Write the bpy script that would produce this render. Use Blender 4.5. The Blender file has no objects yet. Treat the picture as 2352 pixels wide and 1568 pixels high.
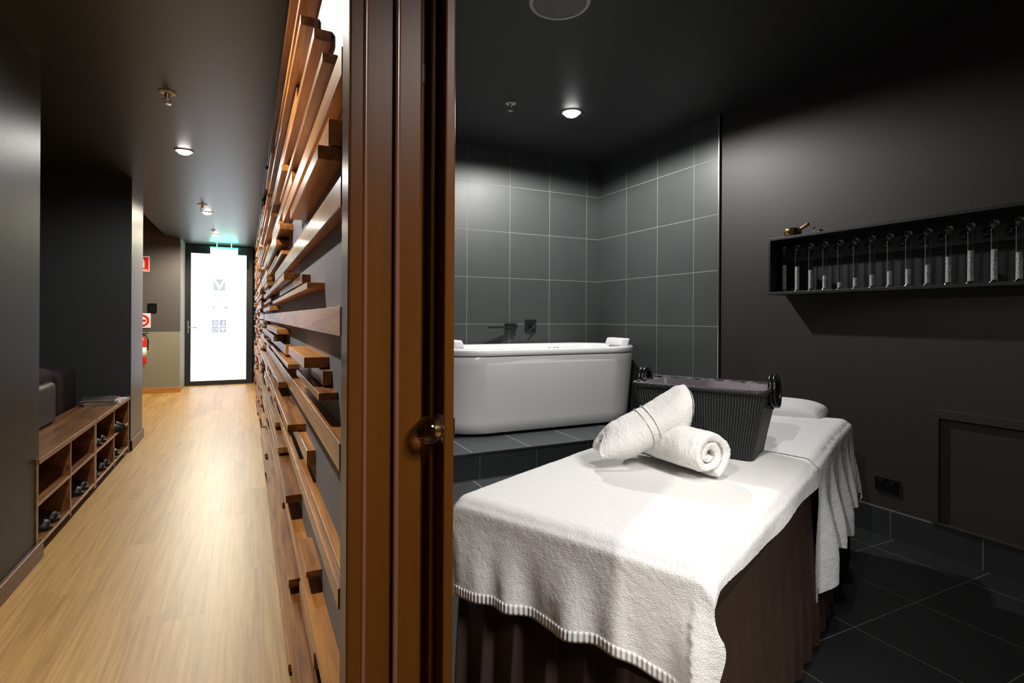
import bpy, bmesh, math, random
from mathutils import Vector, Matrix, noise
random.seed(7)
C = bpy.context.scene
COL = C.collection
PI = math.pi

# ------------------------------------------------------------------ helpers
def setp(o, label=None, cat=None, group=None, kind=None):
    if label: o['label'] = label
    if cat: o['category'] = cat
    if group: o['group'] = group
    if kind: o['kind'] = kind
    return o

def thing(name, label, cat, loc=(0, 0, 0), rz=0.0, group=None):
    o = bpy.data.objects.new(name, None)
    o.empty_display_size = .05
    COL.objects.link(o)
    o.location = loc
    o.rotation_euler = (0, 0, rz)
    return setp(o, label, cat, group)

def obj(name, bm, mat, parent=None, smooth=False, bevel=0, subsurf=0, solid=0, loc=None, auto=None):
    bmesh.ops.recalc_face_normals(bm, faces=bm.faces)
    me = bpy.data.meshes.new(name)
    bm.to_mesh(me); bm.free()
    o = bpy.data.objects.new(name, me)
    COL.objects.link(o)
    if mat: me.materials.append(mat)
    if smooth or auto:
        for p in me.polygons: p.use_smooth = True
    if parent: o.parent = parent
    if loc: o.location = loc
    if solid:
        m = o.modifiers.new('s', 'SOLIDIFY'); m.thickness = solid; m.offset = -1
    if bevel:
        m = o.modifiers.new('b', 'BEVEL'); m.width = bevel; m.segments = 2
        m.limit_method = 'ANGLE'; m.angle_limit = math.radians(40)
    if subsurf:
        m = o.modifiers.new('u', 'SUBSURF'); m.levels = subsurf; m.render_levels = subsurf
    return o

def box(bm, x0, x1, y0, y1, z0, z1):
    v = [bm.verts.new(p) for p in ((x0,y0,z0),(x1,y0,z0),(x1,y1,z0),(x0,y1,z0),(x0,y0,z1),(x1,y0,z1),(x1,y1,z1),(x0,y1,z1))]
    for f in ((0,3,2,1),(4,5,6,7),(0,1,5,4),(1,2,6,5),(2,3,7,6),(3,0,4,7)):
        bm.faces.new([v[i] for i in f])
    return v

def bx(*a):
    bm = bmesh.new(); box(bm, *a); return bm

def struct(name, bm, mat, parent=None, **k):
    o = obj(name, bm, mat, parent, **k)
    if parent is None: o['kind'] = 'structure'
    return o

def lathe(bm, prof, n=32, cx=0, cy=0, cz=0, cap0=False, cap1=False, M=None):
    rings = []
    for r, z in prof:
        ring = []
        for i in range(n):
            a = 2*PI*i/n
            p = Vector((cx+r*math.cos(a), cy+r*math.sin(a), cz+z))
            if M: p = M @ p
            ring.append(bm.verts.new(p))
        rings.append(ring)
    for a, b in zip(rings, rings[1:]):
        for i in range(n):
            j = (i+1) % n
            bm.faces.new((a[i], a[j], b[j], b[i]))
    if cap0: bm.faces.new(rings[0][::-1])
    if cap1: bm.faces.new(rings[-1])
    return rings

def tube(bm, pts, r, n=10, caps=True):
    pts = [Vector(p) for p in pts]
    rings = []
    up = Vector((0, 0, 1))
    prev = None
    for i, p in enumerate(pts):
        t = (pts[min(i+1, len(pts)-1)] - pts[max(i-1, 0)]).normalized()
        if prev is None:
            a = up if abs(t.dot(up)) < .9 else Vector((1, 0, 0))
            s = t.cross(a).normalized()
        else:
            s = (prev - t*prev.dot(t)).normalized()
        prev = s
        b = t.cross(s)
        rr = r[i] if isinstance(r, (list, tuple)) else r
        rings.append([bm.verts.new(p + s*rr*math.cos(2*PI*k/n) + b*rr*math.sin(2*PI*k/n)) for k in range(n)])
    for a, b in zip(rings, rings[1:]):
        for k in range(n):
            bm.faces.new((a[k], a[(k+1) % n], b[(k+1) % n], b[k]))
    if caps:
        bm.faces.new(rings[0][::-1]); bm.faces.new(rings[-1])
    return rings

def loft(bm, rings, close0=False, close1=False):
    vr = [[bm.verts.new(p) for p in r] for r in rings]
    n = len(vr[0])
    for a, b in zip(vr, vr[1:]):
        for k in range(n):
            bm.faces.new((a[k], a[(k+1) % n], b[(k+1) % n], b[k]))
    if close0: bm.faces.new(vr[0][::-1])
    if close1: bm.faces.new(vr[-1])
    return vr

def prism(bm, poly, y0, y1, axis='y'):
    """poly of (a,b); extruded along axis"""
    def P(a, b, c):
        return {'y': (a, c, b), 'x': (c, a, b), 'z': (a, b, c)}[axis]
    A = [bm.verts.new(P(a, b, y0)) for a, b in poly]
    B = [bm.verts.new(P(a, b, y1)) for a, b in poly]
    n = len(poly)
    bm.faces.new(A); bm.faces.new(B[::-1])
    for i in range(n):
        bm.faces.new((A[i], B[i], B[(i+1) % n], A[(i+1) % n]))

def ss(a, b, x):
    t = max(0, min(1, (x-a)/(b-a))); return t*t*(3-2*t)

def copy_tree(o, parent=None):
    c = o.copy(); COL.objects.link(c); c.parent = parent
    for ch in [k for k in bpy.data.objects if k.parent == o]:
        copy_tree(ch, c)
    return c

# ------------------------------------------------------------------ materials
def newmat(name):
    m = bpy.data.materials.new(name); m.use_nodes = True
    nt = m.node_tree
    return m, nt, nt.nodes['Principled BSDF']

def mat(name, col, rough=.6, metal=0, spec=.5, bump=0, bscale=200, var=0, vscale=6, emis=None, estr=0, trans=0, coat=0, sheen=0, ior=None):
    m, nt, p = newmat(name)
    c = (*col, 1)
    p.inputs['Base Color'].default_value = c
    p.inputs['Roughness'].default_value = rough
    p.inputs['Metallic'].default_value = metal
    p.inputs['Specular IOR Level'].default_value = spec
    if ior: p.inputs['IOR'].default_value = ior
    if trans: p.inputs['Transmission Weight'].default_value = trans
    if coat: p.inputs['Coat Weight'].default_value = coat; p.inputs['Coat Roughness'].default_value = .08
    if sheen: p.inputs['Sheen Weight'].default_value = sheen
    if emis:
        p.inputs['Emission Color'].default_value = (*emis, 1); p.inputs['Emission Strength'].default_value = estr
    tc = nt.nodes.new('ShaderNodeTexCoord')
    if var:
        n = nt.nodes.new('ShaderNodeTexNoise'); n.inputs['Scale'].default_value = vscale; n.inputs['Detail'].default_value = 4
        nt.links.new(tc.outputs['Object'], n.inputs['Vector'])
        r = nt.nodes.new('ShaderNodeValToRGB')
        r.color_ramp.elements[0].position = .3; r.color_ramp.elements[1].position = .7
        r.color_ramp.elements[0].color = (*[x*(1-var) for x in col], 1)
        r.color_ramp.elements[1].color = (*[min(1, x*(1+var)) for x in col], 1)
        nt.links.new(n.outputs['Fac'], r.inputs['Fac']); nt.links.new(r.outputs['Color'], p.inputs['Base Color'])
    if bump:
        n2 = nt.nodes.new('ShaderNodeTexNoise'); n2.inputs['Scale'].default_value = bscale; n2.inputs['Detail'].default_value = 3
        nt.links.new(tc.outputs['Object'], n2.inputs['Vector'])
        b = nt.nodes.new('ShaderNodeBump'); b.inputs['Strength'].default_value = bump; b.inputs['Distance'].default_value = .003
        nt.links.new(n2.outputs['Fac'], b.inputs['Height']); nt.links.new(b.outputs['Normal'], p.inputs['Normal'])
    return m

def math_node(nt, op, a, b=None, c=None):
    n = nt.nodes.new('ShaderNodeMath'); n.operation = op
    for i, v in enumerate((a, b, c)):
        if v is None: continue
        if isinstance(v, (int, float)): n.inputs[i].default_value = v
        else: nt.links.new(v, n.inputs[i])
    return n.outputs[0]

def tile_mat(name, axes, offs, pitch, gw, col, grout, rough=.45, var=.12):
    m, nt, p = newmat(name)
    g = nt.nodes.new('ShaderNodeNewGeometry'); s = nt.nodes.new('ShaderNodeSeparateXYZ')
    nt.links.new(g.outputs['Position'], s.inputs[0])
    masks = []; ids = []
    for ax, of in zip(axes, offs):
        t = math_node(nt, 'DIVIDE', math_node(nt, 'SUBTRACT', s.outputs[ax], of), pitch)
        fr = math_node(nt, 'FRACT', t)
        d = math_node(nt, 'MINIMUM', fr, math_node(nt, 'SUBTRACT', 1.0, fr))
        masks.append(math_node(nt, 'LESS_THAN', d, gw/pitch/2)); ids.append(math_node(nt, 'FLOOR', t))
    mk = math_node(nt, 'MAXIMUM', masks[0], masks[1])
    cb = nt.nodes.new('ShaderNodeCombineXYZ')
    nt.links.new(ids[0], cb.inputs[0]); nt.links.new(ids[1], cb.inputs[1])
    wn = nt.nodes.new('ShaderNodeTexWhiteNoise'); nt.links.new(cb.outputs[0], wn.inputs['Vector'])
    ns = nt.nodes.new('ShaderNodeTexNoise'); ns.inputs['Scale'].default_value = 3.5; ns.inputs['Detail'].default_value = 6
    nt.links.new(g.outputs['Position'], ns.inputs['Vector'])
    f = math_node(nt, 'ADD', math_node(nt, 'MULTIPLY', wn.outputs['Value'], .5), math_node(nt, 'MULTIPLY', ns.outputs['Fac'], .7))
    r = nt.nodes.new('ShaderNodeMapRange'); nt.links.new(f, r.inputs[0]); r.inputs[3].default_value = 1-var; r.inputs[4].default_value = 1+var
    vm = nt.nodes.new('ShaderNodeVectorMath'); vm.operation = 'SCALE'; vm.inputs[0].default_value = col; nt.links.new(r.outputs[0], vm.inputs['Scale'])
    mx = nt.nodes.new('ShaderNodeMix'); mx.data_type = 'RGBA'
    nt.links.new(mk, mx.inputs[0]); nt.links.new(vm.outputs[0], mx.inputs[6]); mx.inputs[7].default_value = (*grout, 1)
    nt.links.new(mx.outputs[2], p.inputs['Base Color'])
    nt.links.new(math_node(nt, 'ADD', math_node(nt, 'MULTIPLY', mk, .4), math_node(nt, 'ADD', rough-.05, math_node(nt, 'MULTIPLY', ns.outputs['Fac'], .1))), p.inputs['Roughness'])
    b = nt.nodes.new('ShaderNodeBump'); b.inputs['Distance'].default_value = .002; b.inputs['Strength'].default_value = .6
    nt.links.new(math_node(nt, 'SUBTRACT', 1.0, mk), b.inputs['Height']); nt.links.new(b.outputs['Normal'], p.inputs['Normal'])
    return m

def wood_mat(name, c0, c1, rough=.4, spec=.5, along='y', scale=7, rnd=True, coat=0, bump=.12):
    m, nt, p = newmat(name)
    tc = nt.nodes.new('ShaderNodeTexCoord'); mp = nt.nodes.new('ShaderNodeMapping')
    sc = {'x': (.6, 9, 9), 'y': (9, .6, 9), 'z': (9, 9, .6)}[along]
    mp.inputs['Scale'].default_value = [k*scale/7 for k in sc]
    oi = nt.nodes.new('ShaderNodeObjectInfo')
    if rnd:
        cb = nt.nodes.new('ShaderNodeCombineXYZ')
        for i in range(3): nt.links.new(math_node(nt, 'MULTIPLY', oi.outputs['Random'], 37.0+i*11), cb.inputs[i])
        nt.links.new(cb.outputs[0], mp.inputs['Location'])
    nt.links.new(tc.outputs['Object'], mp.inputs['Vector'])
    n = nt.nodes.new('ShaderNodeTexNoise'); n.inputs['Scale'].default_value = 2.2; n.inputs['Detail'].default_value = 8; n.inputs['Distortion'].default_value = .8
    nt.links.new(mp.outputs[0], n.inputs['Vector'])
    w = nt.nodes.new('ShaderNodeTexNoise'); w.inputs['Scale'].default_value = 11; w.inputs['Detail'].default_value = 5
    nt.links.new(mp.outputs[0], w.inputs['Vector'])
    f = math_node(nt, 'ADD', math_node(nt, 'MULTIPLY', n.outputs['Fac'], .75), math_node(nt, 'MULTIPLY', w.outputs['Fac'], .3))
    if rnd: f = math_node(nt, 'ADD', f, math_node(nt, 'MULTIPLY', math_node(nt, 'SUBTRACT', oi.outputs['Random'], .5), .28))
    r = nt.nodes.new('ShaderNodeValToRGB'); r.color_ramp.elements[0].position = .34; r.color_ramp.elements[1].position = .72
    r.color_ramp.elements[0].color = (*c0, 1); r.color_ramp.elements[1].color = (*c1, 1)
    nt.links.new(f, r.inputs['Fac']); nt.links.new(r.outputs['Color'], p.inputs['Base Color'])
    p.inputs['Roughness'].default_value = rough
    p.inputs['Specular IOR Level'].default_value = spec
    if coat: p.inputs['Coat Weight'].default_value = coat; p.inputs['Coat Roughness'].default_value = .15
    b = nt.nodes.new('ShaderNodeBump'); b.inputs['Strength'].default_value = bump; b.inputs['Distance'].default_value = .001
    nt.links.new(f, b.inputs['Height']); nt.links.new(b.outputs['Normal'], p.inputs['Normal'])
    return m

def floor_wood():
    m, nt, p = newmat('bamboo_floor')
    g = nt.nodes.new('ShaderNodeNewGeometry'); s = nt.nodes.new('ShaderNodeSeparateXYZ')
    nt.links.new(g.outputs['Position'], s.inputs[0])
    W = .135
    tx = math_node(nt, 'DIVIDE', s.outputs[0], W); ix = math_node(nt, 'FLOOR', tx); fx = math_node(nt, 'FRACT', tx)
    st = nt.nodes.new('ShaderNodeTexWhiteNoise'); st.noise_dimensions = '1D'; nt.links.new(ix, st.inputs['W'])
    ty = math_node(nt, 'DIVIDE', math_node(nt, 'ADD', s.outputs[1], math_node(nt, 'MULTIPLY', st.outputs['Value'], 1.8)), 1.25)
    iy = math_node(nt, 'FLOOR', ty); fy = math_node(nt, 'FRACT', ty)
    cb = nt.nodes.new('ShaderNodeCombineXYZ'); nt.links.new(ix, cb.inputs[0]); nt.links.new(iy, cb.inputs[1])
    wn = nt.nodes.new('ShaderNodeTexWhiteNoise'); nt.links.new(cb.outputs[0], wn.inputs['Vector'])
    mp = nt.nodes.new('ShaderNodeCombineXYZ')
    nt.links.new(math_node(nt, 'MULTIPLY', s.outputs[0], 42), mp.inputs[0])
    nt.links.new(math_node(nt, 'MULTIPLY', s.outputs[1], 1.3), mp.inputs[1])
    nt.links.new(math_node(nt, 'MULTIPLY', wn.outputs['Value'], 40), mp.inputs[2])
    n = nt.nodes.new('ShaderNodeTexNoise'); n.inputs['Scale'].default_value = 1.6; n.inputs['Detail'].default_value = 7; n.inputs['Distortion'].default_value = .7
    nt.links.new(mp.outputs[0], n.inputs['Vector'])
    f = math_node(nt, 'ADD', math_node(nt, 'MULTIPLY', n.outputs['Fac'], .85), math_node(nt, 'MULTIPLY', wn.outputs['Value'], .22))
    r = nt.nodes.new('ShaderNodeValToRGB'); r.color_ramp.elements[0].position = .3; r.color_ramp.elements[1].position = .78
    r.color_ramp.elements[0].color = (.33, .165, .030, 1); r.color_ramp.elements[1].color = (.60, .36, .095, 1)
    nt.links.new(f, r.inputs['Fac'])
    gx = math_node(nt, 'LESS_THAN', fx, .012); gy = math_node(nt, 'LESS_THAN', fy, .0015)
    mk = math_node(nt, 'MULTIPLY', math_node(nt, 'MAXIMUM', gx, gy), .35)
    mx = nt.nodes.new('ShaderNodeMix'); mx.data_type = 'RGBA'
    nt.links.new(mk, mx.inputs[0]); nt.links.new(r.outputs['Color'], mx.inputs[6]); mx.inputs[7].default_value = (.2, .1, .04, 1)
    nt.links.new(mx.outputs[2], p.inputs['Base Color'])
    p.inputs['Roughness'].default_value = .42; p.inputs['IOR'].default_value = 1.85
    b = nt.nodes.new('ShaderNodeBump'); b.inputs['Strength'].default_value = .05; b.inputs['Distance'].default_value = .001
    nt.links.new(n.outputs['Fac'], b.inputs['Height']); nt.links.new(b.outputs['Normal'], p.inputs['Normal'])
    return m

def terry_mat(name, col, scale=1.0):
    m, nt, p = newmat(name)
    tc = nt.nodes.new('ShaderNodeTexCoord')
    p.inputs['Base Color'].default_value = (*col, 1); p.inputs['Roughness'].default_value = .95
    p.inputs['Specular IOR Level'].default_value = .15
    p.inputs['Sheen Weight'].default_value = .35; p.inputs['Sheen Roughness'].default_value = .6
    n = nt.nodes.new('ShaderNodeTexNoise'); n.inputs['Scale'].default_value = 260*scale; n.inputs['Detail'].default_value = 4; n.inputs['Roughness'].default_value = .7
    n2 = nt.nodes.new('ShaderNodeTexVoronoi'); n2.inputs['Scale'].default_value = 420*scale
    n3 = nt.nodes.new('ShaderNodeTexNoise'); n3.inputs['Scale'].default_value = 34; n3.inputs['Detail'].default_value = 3
    for k in (n, n2, n3): nt.links.new(tc.outputs['Object'], k.inputs['Vector'])
    h = math_node(nt, 'ADD', math_node(nt, 'MULTIPLY', n.outputs['Fac'], 1.0), math_node(nt, 'ADD', math_node(nt, 'MULTIPLY', n2.outputs['Distance'], .6), math_node(nt, 'MULTIPLY', n3.outputs['Fac'], 1.3)))
    b = nt.nodes.new('ShaderNodeBump'); b.inputs['Strength'].default_value = .75; b.inputs['Distance'].default_value = .0028
    nt.links.new(h, b.inputs['Height']); nt.links.new(b.outputs['Normal'], p.inputs['Normal'])
    return m

def weave_mat(name, col):
    m, nt, p = newmat(name)
    uv = nt.nodes.new('ShaderNodeUVMap'); s = nt.nodes.new('ShaderNodeSeparateXYZ'); nt.links.new(uv.outputs[0], s.inputs[0])
    a = math_node(nt, 'MULTIPLY', s.outputs[0], 2*PI/.0095)
    v = math_node(nt, 'MULTIPLY', s.outputs[1], 2*PI/.007)
    rib = math_node(nt, 'ABSOLUTE', math_node(nt, 'SINE', math_node(nt, 'MULTIPLY', a, .5)))
    sg = math_node(nt, 'SIGN', math_node(nt, 'SINE', a))
    rows = math_node(nt, 'MULTIPLY', math_node(nt, 'SINE', math_node(nt, 'ADD', v, math_node(nt, 'MULTIPLY', sg, 1.6))), .35)
    h = math_node(nt, 'ADD', rib, rows)
    r = nt.nodes.new('ShaderNodeValToRGB'); r.color_ramp.elements[0].position = .1; r.color_ramp.elements[1].position = 1.0
    r.color_ramp.elements[0].color = (*[x*.25 for x in col], 1); r.color_ramp.elements[1].color = (*[x*1.5 for x in col], 1)
    nt.links.new(h, r.inputs[0]); nt.links.new(r.outputs[0], p.inputs['Base Color'])
    p.inputs['Roughness'].default_value = .5
    b = nt.nodes.new('ShaderNodeBump'); b.inputs['Strength'].default_value = 1; b.inputs['Distance'].default_value = .004
    nt.links.new(h, b.inputs['Height']); nt.links.new(b.outputs['Normal'], p.inputs['Normal'])
    return m

def salt_mat():
    m, nt, p = newmat('pink_salt')
    tc = nt.nodes.new('ShaderNodeTexCoord')
    v = nt.nodes.new('ShaderNodeTexVoronoi'); v.inputs['Scale'].default_value = 330
    nt.links.new(tc.outputs['Object'], v.inputs['Vector'])
    r = nt.nodes.new('ShaderNodeValToRGB'); r.color_ramp.elements[0].position = .0; r.color_ramp.elements[1].position = 1
    r.color_ramp.elements[0].color = (.25, .24, .25, 1); r.color_ramp.elements[1].color = (.9, .88, .88, 1)
    sp = nt.nodes.new('ShaderNodeSeparateXYZ'); nt.links.new(v.outputs['Color'], sp.inputs[0])
    nt.links.new(sp.outputs[0], r.inputs[0]); nt.links.new(r.outputs[0], p.inputs['Base Color'])
    p.inputs['Roughness'].default_value = .3
    b = nt.nodes.new('ShaderNodeBump'); b.inputs['Strength'].default_value = .8; b.inputs['Distance'].default_value = .002
    nt.links.new(v.outputs['Distance'], b.inputs['Height']); nt.links.new(b.outputs['Normal'], p.inputs['Normal'])
    return m

def glass_mat(name, col=(1, 1, 1), rough=0.0, shadow=True):
    m, nt, p = newmat(name)
    p.inputs['Base Color'].default_value = (*col, 1); p.inputs['Transmission Weight'].default_value = 1
    p.inputs['Roughness'].default_value = rough; p.inputs['IOR'].default_value = 1.45
    return m

def thin_glass(name):
    m, nt, p = newmat(name)
    out = nt.nodes['Material Output']
    tr_ = nt.nodes.new('ShaderNodeBsdfTransparent'); tr_.inputs[0].default_value = (.93, .95, .95, 1)
    gl = nt.nodes.new('ShaderNodeBsdfGlossy'); gl.inputs['Roughness'].default_value = .08; gl.inputs['Color'].default_value = (.9, .95, .95, 1)
    lw = nt.nodes.new('ShaderNodeLayerWeight'); lw.inputs[0].default_value = .35
    f = math_node(nt, 'MULTIPLY_ADD', lw.outputs['Fresnel'], .55, .03)
    mx = nt.nodes.new('ShaderNodeMixShader')
    nt.links.new(f, mx.inputs[0]); nt.links.new(tr_.outputs[0], mx.inputs[1]); nt.links.new(gl.outputs[0], mx.inputs[2])
    nt.links.new(mx.outputs[0], out.inputs['Surface'])
    return m

def emit_mat(name, col, s):
    m, nt, p = newmat(name)
    p.inputs['Base Color'].default_value = (*[min(1, c) for c in col], 1)
    p.inputs['Emission Color'].default_value = (*col, 1); p.inputs['Emission Strength'].default_value = s
    return m

M = dict(
    floor=floor_wood(),
    ftile=tile_mat('slate_floor_tile', (0, 1), (2.02, 1.23), .4, .0035, (.016, .017, .018), (.10, .10, .095), rough=.42),
    back=tile_mat('tile_back', (0, 2), (1.655, 1.078), .397, .0045, (.046, .051, .050), (.20, .20, .185), rough=.50),
    right=tile_mat('tile_right', (1, 2), (3.037, 1.078), .400, .0045, (.048, .053, .052), (.20, .20, .185), rough=.42),
    plat=tile_mat('tile_platform', (0, 1), (1.255, 2.69), .4, .0045, (.055, .060, .062), (.34, .34, .32), rough=.38),
    riser=tile_mat('tile_riser', (0, 2), (1.305, -.1), .4, .004, (.018, .021, .021), (.09, .09, .085), rough=.4),
    skirting=tile_mat('tile_skirting', (1, 2), (1.255, -.25), .393, .004, (.022, .024, .025), (.11, .11, .11), rough=.4),
    black=mat('black_brown_paint', (.027, .022, .0215), .55, bump=.12, bscale=220, spec=.35),
    ceilb=mat('black_ceiling_paint', (.022, .022, .022), .5, bump=.1, bscale=150),
    ceilc=mat('olive_ceiling_paint', (.025, .028, .015), .38, bump=.15, bscale=60, var=.05),
    greyw=mat('charcoal_wall_paint', (.022, .028, .027), .42, spec=.22, bump=.15, bscale=240),
    darkw=mat('dark_slate_wall_paint', (.022, .026, .030), .7, bump=.15, bscale=240),
    slatw=mat('grey_wall_behind_boards', (.25, .245, .28), .6, bump=.1, bscale=200),
    upw=mat('taupe_dark_paint', (.075, .067, .068), .7, bump=.1, bscale=240),
    loww=mat('olive_grey_paint', (.24, .235, .18), .7, bump=.1, bscale=240),
    postw=mat('taupe_post_paint', (.14, .128, .118), .40, bump=.1, bscale=240),
    skb=wood_mat('brown_skirting', (.10, .045, .03), (.17, .08, .05), .4, along='y', rnd=False, bump=.05),
    sko=wood_mat('orange_skirting', (.42, .17, .045), (.55, .25, .07), .4, along='x', rnd=False, bump=.05),
    jamb=wood_mat('glossy_brown_jamb', (.080, .026, .0038), (.095, .032, .0052), .30, spec=.10, along='z', rnd=False, coat=0, bump=.02),
    highlight_bead=mat('brown_highlight_bead', (.16, .065, .035), .24, spec=.7, coat=.4),
    board=wood_mat('recycled_timber', (.15, .044, .009), (.62, .27, .06), .36, along='y', scale=9, coat=.15),
    bench=wood_mat('bench_walnut', (.10, .038, .014), (.34, .15, .055), .33, along='y', scale=6, rnd=False, coat=.3),
    benchside=wood_mat('bench_oak', (.26, .15, .07), (.46, .30, .16), .45, along='y', rnd=False),
    terry=terry_mat('white_terry', (.80, .79, .77)),
    terry2=terry_mat('white_terry_thin', (.76, .76, .76), .8),
    towel=terry_mat('white_towel_roll', (.80, .785, .76), .7),
    brown=mat('brown_table_skirt', (.036, .017, .009), .7, bump=.25, bscale=350, var=.15, vscale=3),
    vinyl=mat('brown_vinyl_cover', (.030, .015, .010), .6, bump=.5, bscale=60),
    acr=mat('white_acrylic', (.82, .82, .82), .14, coat=.6),
    pillow=mat('white_headrest', (.80, .80, .80), .35),
    blackm=mat('matte_black_metal', (.012, .012, .013), .3, spec=.5),
    blackp=mat('gloss_black_plastic', (.006, .006, .007), .08),
    box=mat('black_shelf_lacquer', (.009, .010, .011), .45),
    rail=mat('black_tube_rail', (.050, .050, .053), .5),
    ball=mat('black_glossy_ball', (.01, .01, .011), .22),
    glass=thin_glass('clear_tube_glass'),
    crystal=glass_mat('crystal_knob_glass', (.98, .97, .95)),
    salt=salt_mat(),
    chrome=mat('chrome', (.75, .75, .75), .15, metal=1),
    alu=mat('brushed_aluminium', (.62, .62, .62), .28, metal=1),
    brass=mat('aged_brass', (.50, .33, .13), .25, metal=1, bump=.3, bscale=120),
    malw=wood_mat('mallet_wood', (.42, .17, .05), (.62, .30, .11), .4, along='x', rnd=False),
    basket=weave_mat('black_paper_weave', (.016, .018, .018)),
    rope=mat('black_twisted_rope', (.012, .013, .013), .5, bump=.8, bscale=240),
    leather=mat('black_leather_handle', (.008, .008, .008), .22),
    satin=mat('lilac_grey_satin_lining', (.22, .19, .225), .35, sheen=.3),
    white=mat('white_painted_metal', (.75, .74, .72), .4),
    spk=mat('grey_speaker_mesh', (.30, .30, .30), .7, bump=.6, bscale=900),
    sofa=mat('mauve_grey_upholstery', (.022, .017, .020), .9, bump=.4, bscale=400, spec=.15),
    sofac=mat('sofa_shade_black', (.008, .008, .009), .6, bump=.4, bscale=30),
    shoe=mat('black_rubber_slipper', (.006, .007, .008), .5),
    paper=mat('magazine_pages', (.62, .58, .52), .7, bump=.6, bscale=400),
    cov1=mat('magazine_cover_pale', (.55, .55, .56), .3, var=.5, vscale=18),
    cov2=mat('magazine_cover_magenta', (.30, .04, .14), .3, var=.6, vscale=25),
    cov3=mat('magazine_cover_dark', (.06, .05, .06), .3, var=.6, vscale=25),
    red=mat('signal_red', (.62, .015, .015), .35),
    signw=mat('sign_white', (.75, .72, .70), .4),
    doorf=mat('black_door_frame', (.012, .013, .016), .35),
    leafm=mat('dried_leaf', (.05, .055, .045), .6),
)
# frosted door glass: daylight behind it put in as a tinted glow
def frosted():
    m, nt, p = newmat('frosted_daylit_glass')
    g = nt.nodes.new('ShaderNodeNewGeometry'); s = nt.nodes.new('ShaderNodeSeparateXYZ'); nt.links.new(g.outputs['Position'], s.inputs[0])
    mr = nt.nodes.new('ShaderNodeMapRange'); nt.links.new(s.outputs[2], mr.inputs[0]); mr.inputs[1].default_value = .1; mr.inputs[2].default_value = 2.1
    r = nt.nodes.new('ShaderNodeValToRGB'); e = r.color_ramp.elements
    e[0].color = (.80, .88, .98, 1); e[1].color = (.86, 1.0, .99, 1); x = e.new(.45); x.color = (.74, .80, 1.0, 1)
    nt.links.new(mr.outputs[0], r.inputs[0])
    p.inputs['Base Color'].default_value = (.2, .21, .22, 1); p.inputs['Roughness'].default_value = .5
    nt.links.new(r.outputs[0], p.inputs['Emission Color']); p.inputs['Emission Strength'].default_value = 2.2
    return m
M['frost'] = frosted()

# ------------------------------------------------------------------ camera
H = 1.135
cam = bpy.data.cameras.new('camera'); co = bpy.data.objects.new('camera', cam); COL.objects.link(co)
cam.sensor_width = 36; cam.lens = 36*1242/2352; cam.shift_y = -55/2352; cam.clip_start = .02
co.matrix_world = Matrix.Translation((0, 0, H)) @ Matrix.Rotation(-math.radians(26.2), 4, 'Z') @ Matrix.Rotation(PI/2, 4, 'X') @ Matrix.Rotation(.0054, 4, 'Z')
C.camera = co

# ------------------------------------------------------------------ setting: corridor
CZ = 2.29      # corridor ceiling
RZ = 2.58      # treatment room ceiling
W = .175       # corridor face of the partition
struct('floor', bx(-4.2, .21, -2.2, 10.35, -.1, 0), M['floor'])
struct('floor_tiled', bx(.21, 3.2, -1.6, 4.4, -.1, -.0), M['ftile'])
struct('ceiling', bx(-1.05, .21, -2.2, 10.35, CZ, CZ+.12), M['ceilc'])
struct('ceiling_alcove', bx(-4.2, -1.05, -2.2, 6.05, CZ, CZ+.12), M['ceilc'])
struct('ceiling_recess', bx(-4.2, -1.05, 6.05, 10.35, CZ+.55, CZ+.65), M['ceilc'])
struct('ceiling_treatment', bx(.21, 3.2, -1.6, 4.4, RZ, RZ+.12), M['ceilb'])
struct('trim_bulkhead', bx(-1.10, -1.05, 6.05, 9.4, CZ+.12, CZ+.55), M['upw'])
struct('wall_partition', bx(W, .255, .98, 10.2, 0, CZ), M['slatw'])
struct('wall_treatment_left', bx(.255, .30, .98, 4.26, 0, RZ), M['black'])
struct('wall_partition_near', bx(W, .30, -1.6, -.12, 0, RZ), M['greyw'])
struct('wall_over_doorway', bx(W, .30, -.12, .98, 2.12, RZ), M['greyw'])
struct('wall_left_near', bx(-1.0, -.865, -2.2, 3.24, 0, CZ), M['greyw'])
struct('wall_left_post', bx(-1.05, -.865, 5.5, 6.05, 0, CZ), M['postw'])
struct('wall_alcove_back', bx(-4.2, -.868, 5.49, 5.50, 0, CZ), M['darkw'])
struct('wall_alcove_body', bx(-4.2, -1.05, 5.50, 6.05, 0, CZ), M['darkw'])
struct('wall_alcove_left', bx(-4.3, -4.2, -2.2, 10.35, 0, 2.95), M['darkw'])
struct('wall_recess_upper', bx(-4.2, -.88, 9.4, 9.5, .898, 2.95), M['upw'])
struct('wall_recess_lower', bx(-4.2, -.88, 9.398, 9.5, 0, .898), M['loww'])
struct('wall_recess_return', bx(-.95, -.88, 9.5, 10.2, 0, CZ), M['loww'])
struct('wall_far', bx(-.95, .21, 10.25, 10.4, 0, CZ), M['darkw'])
struct('wall_behind_camera', bx(-1.0, .3, -2.3, -2.2, 0, CZ), M['greyw'])
struct('baseboard_left_near', bx(-.867, -.848, -2.2, 3.255, 0, .078), M['skb'], bevel=.003)
struct('baseboard_left_near_end', bx(-1.0, -.8485, 3.24, 3.257, 0, .078), M['skb'], bevel=.003)
struct('baseboard_post', bx(-.867, -.85, 5.47, 6.06, 0, .085), M['skb'], bevel=.003)
struct('baseboard_post_front', bx(-.94, -.851, 5.47, 5.49, 0, .085), M['skb'], bevel=.003)
struct('baseboard_recess', bx(-4.2, -.865, 9.38, 9.40, 0, .08), M['sko'], bevel=.003)
struct('baseboard_partition', bx(.145, W, 1.0, 10.2, 0, .012), M['skb'])

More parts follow.
